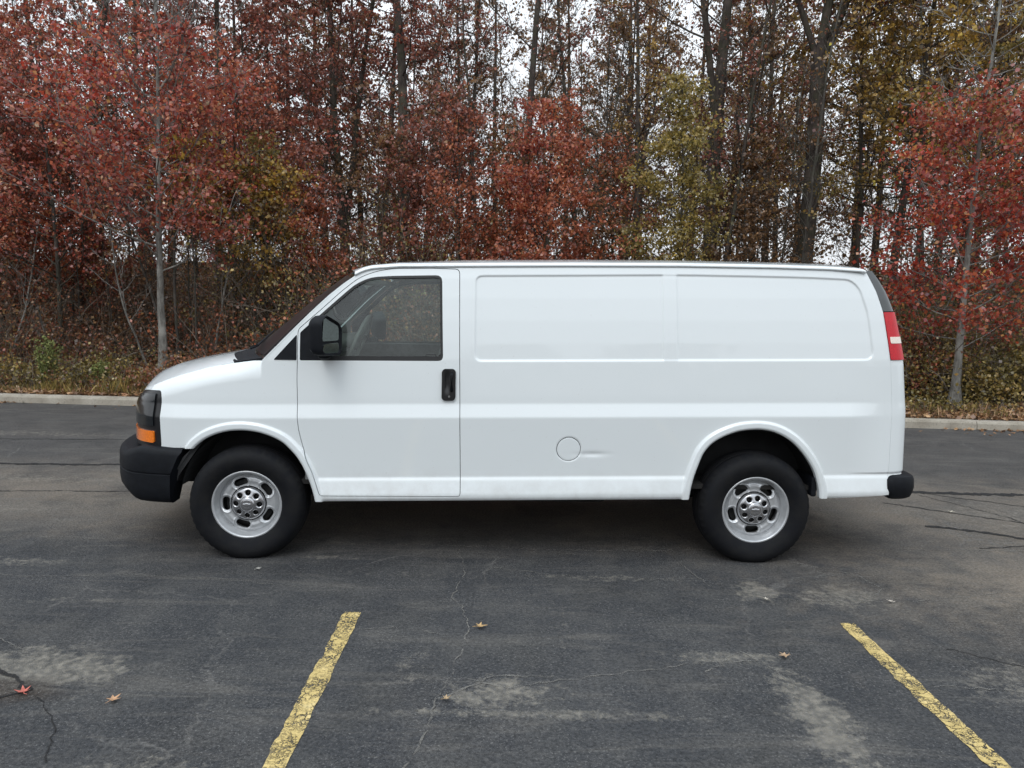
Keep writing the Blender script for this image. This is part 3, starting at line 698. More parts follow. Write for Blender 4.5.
# trim the rear end of the bumper to its slanted line
def trim(v):
    x, y, z = v
    lim = np.interp(z, [.36, .566, .69, .725, .76], [-.522, -.515, -.462, -.428, -.41])
    return (min(x, lim) if x > -.6 else x, y, z)
mb.v = [trim(v) for v in mb.v]; both(mb, 'front_bumper', BLACKP)
rb_line = [(4.345, .000), (4.43, -.002), (4.49, .010), (4.537, .040), (4.566, .10), (4.585, .26), (4.60, .5), (4.605, 1.001)]
mb = sweep_bumper('rear', rb_line, lambda f, x: .655 - .10 * np.clip((4.42 - x) / .05, 0, 1) ** 2, lambda f, x: .462 + .01 * f, .0, van, BLACKP, thick=.14)
def fix0(mbx):
    return mbx
# rear bumper has no groove: rebuild with its mid height
def sweep_plain(pts, z0, z1, thick, bot):
    Q, t = arc_sub(pts); n_ = 50; q = np.linspace(0, t[-1], n_); x = np.interp(q, t, Q[:, 0]); y = np.interp(q, t, Q[:, 1])
    tx = np.gradient(x); ty = np.gradient(y); L = np.hypot(tx, ty); nx, ny = -ty / L, tx / L
    sg = np.where((1.7 - x) * nx + (1.0 - y) * ny > 0, 1, -1); nx *= sg; ny *= sg; rings = []
    for i in range(n_):
        e = 1 - np.clip((q[i]) / .03, 0, 1); a1 = z1 - .02 * e; a0 = z0 + .02 * e - .0
        pr = [(thick, a1), (.03, a1), (.010, a1 - .008), (.0, a1 - .03), (-.004, (a0 + a1) / 2), (.002, a0 + .05), (.015, a0 + .015), (.04, a0), (thick, a0)]
        rings.append([(x[i] + nx[i] * (d + .02 * e * e), y[i] + ny[i] * (d + .02 * e * e), z) for d, z in pr])
    mb = MB(); mb.loft(rings, True, True); return mb
mb = sweep_plain(rb_line, .455, .622, .14, 0); both(mb, 'rear_bumper', BLACKP)

# door handle
DH = (1.3325, 1.199)
def pos_on(x, z, off=0): X, Y, Z = surf(off)(np.array([x]), np.array([z - RAKE * x])); return X[0], Y[0], Z[0]
hx, hy, hz = pos_on(*DH)
for mir in (False, True):
    def hp(off): return surf(off, mir)
    zc = DH[1] - RAKE * DH[0]
    h = sheet('door_handle', BLACKG, doors[mir], np.arange(DH[0] - .055, DH[0] + .055, .005), np.arange(zc - .115, zc + .115, .005),
              lambda s, z: (lambda a, b: (a[0], a[1] + (b if not mir else -b), a[2]))(surf(-.014, mir)(s, z), .011 * np.exp(-((s - DH[0] + .010) / .014) ** 4 - ((z - zc - .02) / .065) ** 4)),
              rect_sdf(DH[0] - .046, DH[0] + .046, zc - .106, zc + .106, .026), .012, inward)
    mb = MB(); X, Y, Z = surf(-.016)(np.array([DH[0] + .014]), np.array([zc + .02]))
    sgn = 1
    pts = [(X[0] + .006, Y[0] + .006, Z[0] - .062), (X[0] + .006, Y[0] - .010, Z[0] - .052), (X[0] + .006, Y[0] - .012, Z[0] + .045), (X[0] + .006, Y[0] + .006, Z[0] + .058)]
    if mir: pts = [(a, 2 - b, c) for a, b, c in pts]
    mb.tube(pts, .011, 10); X, Y, Z = surf(-.014)(np.array([DH[0] + .004]), np.array([zc - .078])); yl = Y[0] if not mir else 2 - Y[0]
    mb.build('handle_grip', BLACKP, doors[mir], True)
    mb = MB(); mb.lathe_y([(.001, -.003), (.007, -.003), (.008, .002)], n=14); mb.v = [(a + X[0], yl + (b if not mir else -b), c + Z[0]) for a, b, c in mb.v]
    mb.build('lock', simple('lock_metal', (.5, .5, .5), .35, 1) if not mir else bpy.data.materials['lock_metal'], doors[mir])

# mirrors: black shell facing forward, two stacked glasses facing the tail
MIRR = NT('mirror_glass'); MIRR.p.inputs['Metallic'].default_value = 1; MIRR.p.inputs['Roughness'].default_value = .03
MIRR.p.inputs['Base Color'].default_value = (.72, .78, .78, 1)
for mir in (False, True):
    mb = MB(); MX, MZ = .553, 1.515; rings = []
    # shell outline in the y-z plane (y outward negative): rounded tall shape
    def outline(k, sc):
        P = round_poly([(-.235, -.115), (-.020, -.120), (-.012, .045), (-.05, .085), (-.195, .135), (-.243, .09)], [.05, .03, .04, .05, .06, .05], 5)
        c = P.mean(0); return (P - c) * sc + c
    yb = .02
    for x, sc in ((-.068, .35), (-.062, .62), (-.048, .84), (-.024, .97), (.0, 1.0), (.035, 1.0), (.045, .97)):
        rings.append([(MX + x + .36 * (p[0] + .12), p[0] + yb - .01, MZ + p[1] * 1.05) for p in outline(0, sc)])
    # recessed rear face
    rings.append([(MX + .040 + .36 * (p[0] + .12), p[0] + yb - .01, MZ + p[1] * 1.05) for p in outline(0, .90)])
    rings.append([(MX + .028 + .36 * (p[0] + .12), p[0] + yb - .01, MZ + p[1] * 1.05) for p in outline(0, .88)])
    mb.loft(rings)
    # foot
    mb.box((MX - .07, -.05, MZ - .155), (MX + .01, .06, MZ - .10), .02)
    if mir: mb.v = [(a, 2 - b, c) for a, b, c in mb.v]; mb.f = [f[::-1] for f in mb.f]
    ms = mb.build('side_mirror', BLACKP, van, True); md = ms.modifiers.new('e', 'EDGE_SPLIT'); md.split_angle = R(35)
    for z0, z1 in ((-.028, .122), (-.105, -.040)):
        mg = MB(); P = round_poly([(-.218, z0), (-.036, z0), (-.036, z1 - .065 * (z1 > 0)), (-.20, z1 - .004)], .02, 4)
        ring = [[(MX + .034 + dx + .36 * (p[0] + .12), p[0] + yb - .01, MZ + p[1] * 1.05) for p in P] for dx in (-.006, 0)]
        mg.loft(ring)
        if mir: mg.v = [(a, 2 - b, c) for a, b, c in mg.v]; mg.f = [f[::-1] for f in mg.f]
        mg.build('mirror_glass', MIRR.m, ms)

for mir in (False,):
    def lab(s, z):
        a = rect_sdf(1.175, 1.245, 1.352, 1.376, .006)(s, z); return np.maximum(a, -a - .004)
    sheet('window_label', RUBBER, doors[mir], np.arange(1.16, 1.26, .002), np.arange(1.34, 1.39, .002), surf(.0115, mir), lab, .001, inward)
# interior
TRIM = simple('grey_cab_trim', (.20, .21, .21), .7, var=.15, vscale=30, bumpv=.2)
CLOTH = simple('grey_seat_cloth', (.30, .31, .30), .9, var=.2, vscale=60, bumpv=.3)
HEADL = simple('pale_headliner', (.62, .63, .60), .9, var=.08)
mb = MB()
for x0, x1, z in ((.75, 4.1, 1.93),): mb.box((x0, .17, z), (x1, 1.83, z + .02))
mb.build('headliner', HEADL, van)
mb = MB(); mb.box((-.05, .08, .50), (4.3, 1.92, .53)); mb.box((-.10, .46, .44), (-.06, 1.54, 1.30)); mb.build('cabin_floor', DARK, van)
mb = MB(); mb.box((1.55, .19, .47), (1.57, 1.81, 1.92)); mb.build('cargo_bulkhead', simple('bulkhead_metal', (.24, .25, .25), .6, var=.1), van)
mb = MB(); mb.box((.0, .10, .95), (.42, 1.90, 1.31), .06); mb.box((.1, .55 - .28, 1.28), (.40, .55 + .28, 1.37), .04); mb.build('dashboard', TRIM, van, True)
for yc in (.50, 1.50):
    mb = MB(); mb.box((.78, yc - .25, .86), (1.32, yc + .25, 1.03), .05)
    sb = MB(); rings = []
    for z, wd, xo, th in ((.98, .25, 1.20, .07), (1.2, .26, 1.25, .075), (1.42, .245, 1.31, .065), (1.56, .21, 1.35, .05), (1.60, .17, 1.36, .03)):
        rings.append([(xo + th * math.cos(a) + 0, yc + wd * np.sign(math.sin(a)) * abs(math.sin(a)) ** .5, z) for a in np.linspace(0, 2 * math.pi, 20, endpoint=False)])
    hr = []
    st_ = mb.build('seat', CLOTH, van, True)
    sb.loft(rings); sb.build('seat_back', CLOTH, st_, True)
    hb = MB(); hb.box((1.34, yc - .13, 1.62), (1.43, yc + .13, 1.80), .04); hb.tube([(1.37, yc - .06, 1.56), (1.385, yc - .06, 1.64)], .007, 6); hb.tube([(1.37, yc + .06, 1.56), (1.385, yc + .06, 1.64)], .007, 6); hb.build('headrest', CLOTH, st_, True)
    bb = MB(); bb.box((.82, yc - .2, .47), (1.28, yc + .2, .87)); bb.build('seat_base', DARK, st_)
mb = MB(); c = np.array([.66, .50, 1.46]); ax_ = np.array([-.82, 0, .35]); ax_ /= np.linalg.norm(ax_); e1 = np.array([0, 1, 0.]); e2 = np.cross(ax_, e1)
ring = [c + .19 * (math.cos(t) * e1 + math.sin(t) * e2) for t in np.linspace(0, 2 * math.pi, 33)]
mb.tube(ring, .015, 8, False)
for t in (-.15, math.pi + .15, 1.5 * math.pi): mb.tube([c - ax_ * -.01, c + .185 * (math.cos(t) * e1 + math.sin(t) * e2)], [.022, .014], 6)
mb.tube([c + ax_ * .0, c - ax_ * -.25 + np.array([0, 0, -.10])], [.06, .05], 12)
mb.build('steering_wheel', simple('pale_grey_rim', (.36, .36, .35), .5), van, True)
for mir in (False, True):
    mb = MB(); y0, y1 = (.085, .115); 
    if mir: y0, y1 = 2 - y1, 2 - y0
    mb.box((.36, y0, .5), (1.38, y1, 1.365), .01); mb.build('door_trim', TRIM, doors[mir])
    mb = MB(); yy = .20 if not mir else 1.80; mb.tube([(1.42, yy, 1.90), (1.43, yy - .02 * (1 if not mir else -1), 1.4)], .022, 6); mb.build('seat_belt', DARK, van)
# sun visor and inside mirror
mb = MB(); mb.box((.66, .25, 1.86), (.90, .80, 1.885), .01); mb.build('sun_visor', HEADL, van)
mb = MB(); mb.box((.52, .92, 1.76), (.545, 1.14, 1.83), .01); mb.tube([(.53, 1.03, 1.82), (.60, 1.03, 1.93)], .008, 6); mb.build('rear_view_mirror', BLACKP, van)

# underbody
mb = MB()
for y in (.42, 1.50): mb.box((-.70, y, .42), (3.85, y + .08, .52), .01)
for x in (.6, 1.5, 2.4, 4.2): mb.box((x, .45, .38), (x + .08, 1.5, .46))
mb.box((1.3, .55, .26), (2.5, .95, .43), .04)                # tank
mb.tube([(.3, 1.2, .33), (1.2, 1.2, .30), (2.8, 1.25, .32), (3.7, 1.45, .38), (4.4, 1.5, .36)], .04, 8)
mb.tube([(3.42, .2, .36), (3.42, 1.8, .36)], .045, 10); mb.lathe_y([(.0, .88), (.12, .92), (.15, 1.0), (.12, 1.08), (0, 1.12)], (3.42, .36), 20)
mb.tube([(0, .2, .34), (0, 1.8, .34)], .035, 8); mb.box((-.25, .6, .28), (.45, 1.4, .48), .04)
mb.box((2.85, .62, .40), (4.0, .68, .44)); mb.box((2.85, 1.32, .40), (4.0, 1.38, .44))
mb.build('chassis', DARK, van)
for yc in (.0, 2.0):
    s_ = 1 if yc == 0 else -1
    for cx, rr, x0, x1 in ((.02, .47, -.42, .47), (3.42, .50, 2.93, 3.90)):
        ring0 = [(cx + rr * math.cos(t), 0, .42 + rr * math.sin(t) * 1.0) for t in np.linspace(.12, math.pi - .16, 26)]
        ra = [(a, .03 if yc == 0 else 1.97, c) for a, b, c in ring0]; rb2 = [(a, .42 if yc == 0 else 1.58, c) for a, b, c in ring0]
        mb = MB(); mb.loft([ra, rb2], False, False); mb.add(rb2, [tuple(range(len(rb2)))])
        mb.build('wheel_well', LINER, van)
# mud guard behind the rear arch, inner panel ahead of the front wheel
mb = MB(); mb.box((3.825, .03, .465), (3.862, .30, .60), .01); mb.build('mud_flap', BLACKP, van)
mb = MB(); mb.loft([[(-.52, .04, .49), (-.50, .04, .56), (-.44, .04, .68), (-.38, .04, .74), (-.38, .40, .74), (-.46, .40, .66), (-.50, .40, .49)], [(-.50, .05, .49), (-.47, .05, .56), (-.40, .05, .69), (-.30, .05, .80), (-.30, .42, .80), (-.42, .42, .66), (-.48, .42, .49)]]); mb.build('splash_guard', LINER, van)

# wheels
def tyre_mat():
    m = NT('tyre_rubber'); o_ = m.obj(); s = m.node('ShaderNodeSeparateXYZ'); m.link(o_, s.inputs[0])
    r = m.math('SQRT', m.math('ADD', m.math('POWER', s.outputs['X'], 2.0), m.math('POWER', s.outputs['Z'], 2.0)))
    c = m.mix(m.mapr(m.noise(o_, 10, 5, .7), .4, .7), (.0045, .005, .007), (.011, .0108, .0108))
    m.link(c, m.p.inputs['Base Color']); m.p.inputs['Roughness'].default_value = .75; m.p.inputs['Specular IOR Level'].default_value = .22
    rings = m.math('SINE', m.math('MULTIPLY', r, 900.0)); m.bump(m.math('ADD', m.math('MULTIPLY', rings, .15), m.noise(o_, 120, 2)), .3, .003); return m.m
TYRE = tyre_mat()
STEEL = simple('silver_wheel_paint', (.52, .53, .54), .34, .5, var=.10, vscale=18, bumpv=.08)
CHROME = simple('dull_chrome_cap', (.46, .46, .47), .22, .9, var=.08, vscale=30)
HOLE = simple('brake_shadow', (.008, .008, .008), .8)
def make_wheel(phase):
    """wheel centred on the origin of its own frame, outer face towards -y (y=0 is the flange)"""
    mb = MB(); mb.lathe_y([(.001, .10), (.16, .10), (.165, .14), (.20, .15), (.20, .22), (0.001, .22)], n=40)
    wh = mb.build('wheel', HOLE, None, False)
    # tyre
    prof = [(.222, .022), (.232, .004), (.255, -.012), (.285, -.024), (.315, -.028), (.340, -.022), (.360, -.008), (.374, .010), (.383, .028), (.388, .05), (.389, .075), (.380, .078), (.380, .086), (.3895, .089), (.390, .11), (.381, .113), (.381, .121), (.390, .124), (.390, .15), (.381, .153), (.381, .161), (.389, .164), (.388, .19), (.382, .21), (.370, .225), (.34, .238), (.30, .245), (.26, .235), (.232, .222)]
    mb = MB(); n_ = 144; rings = []
    for k, (r, y) in enumerate(prof):
        ring = []
        for q in range(n_):
            rr = r
            if r > .365 and (y < .05 or y > .19) and q % 3 == 0: rr -= .006          # shoulder tread notches
            if .285 < r < .34 and False: rr += 0
            ring.append((rr * math.cos(2 * math.pi * q / n_), y, rr * math.sin(2 * math.pi * q / n_)))
        rings.append(ring)
    mb.loft(rings, True, False)
    # load flattens the contact patch and bulges the sidewall
    nv = []
    for x, y, z in mb.v:
        if z < -.362:
            z = -.3675 + (z + .3675) * .06
        b = max(0, (-z - .24) / .14) * max(0, 1 - abs(x) / .2); r = math.hypot(x, z)
        if r < .38: y += (-1 if y < .1 else 1) * .012 * b
        nv.append((x, y, z))
    mb.v = nv; mb.build('tyre', TYRE, wh, True)
    # raised sidewall ribs
    mb = MB(); mb.lathe_y([(.232, .024), (.236, .012), (.232, .004), (.224, .002), (.219, .006), (.214, .020), (.208, .040), (.199, .052), (.197, .14), (.200, .15)], n=96)
    # disc with five windows
    def disc_y(r): return np.interp(r, [0, .085, .105, .118, .135, .155, .175, .188, .198, .205], [.040, .040, .043, .050, .052, .047, .050, .062, .070, .072])
    ang = [math.radians(phase + 72 * k) for k in range(5)]
    def holes(x, z):
        d = np.full(x.shape, 9.)
        for a in ang:
            cx, cz = .153 * math.cos(a), .153 * math.sin(a); u = (x - cx) * math.cos(a) + (z - cz) * math.sin(a); v = -(x - cx) * math.sin(a) + (z - cz) * math.cos(a)
            u = u + v * v * 2.2                                     # bean-shaped, following the rim
            v2 = np.maximum(np.abs(v) - .023, 0); d = np.minimum(d, np.hypot(u, v2) - .0245)
        return d
    def dsdf(x, z): return np.maximum(np.maximum(np.hypot(x, z) - .2035, .1205 - np.hypot(x, z)), -holes(x, z))
    def dpos(x, z):
        h = holes(x, z); dim = .010 * np.exp(-(np.maximum(h, 0) / .008) ** 1.5)
        return x, disc_y(np.hypot(x, z)) + dim - .004 * np.exp(-((h - .012) / .006) ** 2), z
    g = np.arange(-.207, .2071, .0036)
    rim = mb.build('rim', STEEL, wh, True)
    sheet('rim_disc', STEEL, wh, g, g, dpos, dsdf, .012)
    # chrome centre cap with eight lug openings
    lug = [math.radians(22.5 + phase + 45 * k) for k in range(8)]
    def lsdf(x, z):
        d = np.full(x.shape, 9.)
        for a in lug: d = np.minimum(d, np.hypot(x - .077 * math.cos(a), z - .077 * math.sin(a)) - .0178)
        return d
    def cpos(x, z):
        r = np.hypot(x, z); y = np.interp(r, [0, .030, .044, .047, .055, .070, .092, .104, .112, .116], [.002, .003, .007, .013, .014, .018, .024, .030, .040, .046])
        h = lsdf(x, z); y = y + .004 * np.exp(-(np.maximum(h, 0) / .003) ** 1.5)
        # raised cross-shaped badge in the middle
        bow = (np.abs(z) < .0065 + .0035 * (np.abs(x) < .010)) & (np.abs(x) < .026 + z * .35) & (np.abs(x) < .026)
        return x, y - .0025 * bow, z
    g = np.arange(-.119, .1191, .0027)
    sheet('hub_cap', CHROME, wh, g, g, cpos, lambda x, z: np.maximum(np.hypot(x, z) - .1135, -lsdf(x, z)), .014)
    for a in lug:
        mb = MB(); mb.lathe_y([(.0001, .036), (.006, .036), (.0065, .050)], (.077 * math.cos(a), .077 * math.sin(a)), 6)
        mb.build('lug_nut', DARK, wh)
    return wh
def copy_tree(o, parent=None):
    c = o.copy(); COL.objects.link(c)
    if parent: c.parent = parent
    for ch in list(o.children): copy_tree(ch, c)
    return c
wf = make_wheel(110); wf.parent = van; wf.location = (-.012, .010, .3675); wf.rotation_euler = (0, 0, R(2.5))
wr = make_wheel(54); wr.parent = van; wr.location = (3.445, .022, .3675)
for src, x in ((wf, -.012), (wr, 3.445)):
    c = copy_tree(src, van); c.location = (x, 1.985, .3675); c.rotation_euler = (0, 0, math.pi + (R(2.5) if x < 1 else 0))

# ------------------------------------------------------------------ woodland
def bark_mat(name, a, b, moss=0):
    m = NT(name); P = m.pos(); mp = m.node('ShaderNodeMapping'); mp.inputs['Scale'].default_value = (1, 1, .22); m.link(P, mp.inputs[0])
    n_ = m.noise(mp.outputs[0], 22, 5, .7); c = m.mix(m.mapr(n_, .35, .68), a, b)
    c = m.mix(m.mapr(m.noise(P, 3, 4), .52, .66, 0, .6), c, tuple(x * 1.5 for x in b))
    if moss: c = m.mix(m.mapr(m.noise(P, 4, 3), .45, .6, 0, moss), c, (.05, .06, .025))
    m.link(c, m.p.inputs['Base Color']); m.p.inputs['Roughness'].default_value = .95; m.bump(n_, .7, .02); return m.m
BARK_D = bark_mat('dark_bark', (.024, .018, .015), (.080, .062, .052), .35)
BARK_M = bark_mat('brown_grey_bark', (.035, .030, .026), (.10, .088, .075), .3)
BARK_L = bark_mat('pale_grey_bark', (.095, .088, .078), (.25, .24, .215))
def leaf_mat(name, stops, trans=.5, nscale=1.9):
    """stops: colours picked per leaf; a position noise drifts whole sprays to another part of the range"""
    m = NT(name); m.n.remove(m.p); r = m.island(); P = m.pos()
    f = m.math('ADD', m.math('MULTIPLY', r, .55), m.mapr(m.noise(P, nscale, 4, .65), .32, .68, 0, .45))
    c = m.ramp(f, stops)
    v = m.math('MULTIPLY', m.mapr(m.math('FRACT', m.math('MULTIPLY', r, 37.7)), 0, 1, .65, 1.35), 1)
    sc = m.node('ShaderNodeVectorMath', operation='SCALE'); m.link(c, sc.inputs[0]); m.link(v, sc.inputs['Scale'])
    d = m.node('ShaderNodeBsdfDiffuse'); t = m.node('ShaderNodeBsdfTranslucent'); g = m.node('ShaderNodeBsdfGlossy'); g.inputs['Roughness'].default_value = .38
    m.link(sc.outputs[0], d.inputs[0]); m.link(sc.outputs[0], t.inputs[0]); g.inputs[0].default_value = (.8, .8, .85, 1)
    a = m.node('ShaderNodeMixShader'); a.inputs[0].default_value = trans; m.link(d.outputs[0], a.inputs[1]); m.link(t.outputs[0], a.inputs[2])
    b = m.node('ShaderNodeMixShader'); b.inputs[0].default_value = .055; m.link(a.outputs[0], b.inputs[1]); m.link(g.outputs[0], b.inputs[2])
    m.link(b.outputs[0], m.out.inputs[0]); return m.m
L_RED = leaf_mat('red_maple_leaves', [(.05, (0.101, 0.029, 0.018)), (.25, (0.235, 0.048, 0.034)), (.45, (0.403, 0.084, 0.050)), (.62, (0.504, 0.144, 0.075)), (.8, (0.560, 0.264, 0.140)), (.93, (0.660, 0.480, 0.280)), (1, (0.660, 0.504, 0.090))])
L_CRIM = leaf_mat('crimson_leaves', [(.05, (0.130, 0.023, 0.018)), (.35, (0.356, 0.044, 0.030)), (.6, (0.518, 0.085, 0.042)), (.8, (0.605, 0.221, 0.085)), (1, (0.648, 0.494, 0.120))])
L_YEL = leaf_mat('bright_yellow_leaves', [(.05, (0.192, 0.120, 0.035)), (.5, (0.432, 0.264, 0.060)), (.75, (0.660, 0.456, 0.070)), (1, (0.600, 0.264, 0.080))])
L_DRED = leaf_mat('dull_dark_red_leaves', [(.05, (0.074, 0.032, 0.022)), (.35, (0.195, 0.071, 0.048)), (.6, (0.351, 0.120, 0.078)), (.85, (0.507, 0.195, 0.120)), (1, (0.546, 0.283, 0.135))])
L_BRN = leaf_mat('brown_leaves', [(.05, (0.051, 0.032, 0.017)), (.35, (0.147, 0.082, 0.041)), (.65, (0.293, 0.160, 0.072)), (.9, (0.451, 0.265, 0.116)), (1, (0.548, 0.354, 0.102))])
L_GOLD = leaf_mat('olive_gold_leaves', [(.05, (0.082, 0.061, 0.020)), (.35, (0.238, 0.154, 0.043)), (.62, (0.401, 0.251, 0.060)), (.85, (0.656, 0.389, 0.071)), (1, (0.660, 0.583, 0.071))])
L_OLIV = leaf_mat('yellow_green_leaves', [(.05, (0.086, 0.076, 0.023)), (.35, (0.234, 0.189, 0.052)), (.65, (0.421, 0.314, 0.085)), (.9, (0.593, 0.422, 0.117)), (1, (0.468, 0.218, 0.078))])
L_RUST = leaf_mat('rust_orange_leaves', [(.05, (0.126, 0.041, 0.021)), (.35, (0.353, 0.101, 0.050)), (.6, (0.521, 0.160, 0.077)), (.85, (0.622, 0.260, 0.119)), (1, (0.660, 0.470, 0.140))])
L_BUSH = leaf_mat('dead_brush_leaves', [(.05, (0.047, 0.030, 0.017)), (.3, (0.142, 0.078, 0.039)), (.5, (0.271, 0.133, 0.063)), (.68, (0.331, 0.103, 0.059)), (.82, (0.355, 0.227, 0.092)), (1, (0.639, 0.410, 0.203))], .3, .55)
L_GRN = leaf_mat('green_brush_leaves', [(.05, (0.062, 0.051, 0.019)), (.4, (0.177, 0.146, 0.044)), (.7, (0.332, 0.243, 0.071)), (.9, (0.486, 0.318, 0.102)), (1, (0.619, 0.355, 0.102))], .35, .8)
L_LIT = leaf_mat('fallen_leaf_litter', [(.05, (0.059, 0.035, 0.020)), (.35, (0.194, 0.101, 0.049)), (.6, (0.327, 0.178, 0.088)), (.8, (0.446, 0.297, 0.162)), (1, (0.356, 0.089, 0.054))], .1, 1.5)

def leaves_mesh(name, C, L, mat, parent, r_, flat=0.0, kind=None):
    """one small folded leaf per centre: 6 points, 4 faces -> reads as a pointed, creased leaf"""
    n = len(C); A = r_.normal(size=(n, 3)); A[:, 2] = A[:, 2] * (1 - flat) - .35 * (1 - flat); A /= np.linalg.norm(A, axis=1)[:, None]
    Bv = r_.normal(size=(n, 3)); Bv[:, 2] *= (1 - flat); Bv -= (Bv * A).sum(1)[:, None] * A; Bv /= np.linalg.norm(Bv, axis=1)[:, None] + 1e-9
    N = np.cross(A, Bv); L = (L * r_.uniform(.5, 1.5, n))[:, None]; W = L * r_.uniform(.32, .52, n)[:, None]; cv = L * r_.uniform(-.05, .22, n)[:, None]
    V = np.stack([C - A * L * .5, C + Bv * W + N * cv, C + A * L * .5, C - Bv * W + N * cv], 1).reshape(-1, 3)
    b = np.arange(n)[:, None] * 4
    o = mesh_obj(name, V, b + np.array([[0, 1, 2, 3]]), mat, parent)
    if kind: o['kind'] = kind
    return o

def tubes_mesh(name, lines, mat, parent=None):
    """lines: list of (points (k,3), radii (k,), sides)"""
    Vs = []; Fs = []; b = 0
    for pts, rad, ns in lines:
        k = len(pts); T = np.gradient(pts, axis=0); T /= np.linalg.norm(T, axis=1)[:, None] + 1e-9
        ref = np.array([1., 0, 0]) if abs(T[0, 2]) > .8 else np.array([0, 0, 1.])
        a = np.cross(T, ref); a /= np.linalg.norm(a, axis=1)[:, None] + 1e-9; c = np.cross(T, a)
        th = np.linspace(0, 2 * np.pi, ns, endpoint=False)
        ring = pts[:, None, :] + rad[:, None, None] * (np.cos(th)[None, :, None] * a[:, None, :] + np.sin(th)[None, :, None] * c[:, None, :])
        Vs.append(ring.reshape(-1, 3)); i, j = np.meshgrid(np.arange(k - 1), np.arange(ns), indexing='ij'); j2 = (j + 1) % ns
        Fs.append(np.stack([b + i * ns + j, b + i * ns + j2, b + (i + 1) * ns + j2, b + (i + 1) * ns + j], -1).reshape(-1, 4)); b += k * ns
    return mesh_obj(name, np.concatenate(Vs), np.concatenate(Fs), mat, parent, True)

def wander(r_, p, d, length, n, jit, up=0.0, sag=0.0):
    pts = [np.array(p, float)]; d = np.array(d, float); d /= np.linalg.norm(d); st = length / n
    for i in range(n):
        d = d + r_.normal(0, jit, 3) + np.array([0, 0, up - sag * i / n]); d /= np.linalg.norm(d)
        pts.append(pts[-1] + d * st)
    return np.array(pts)

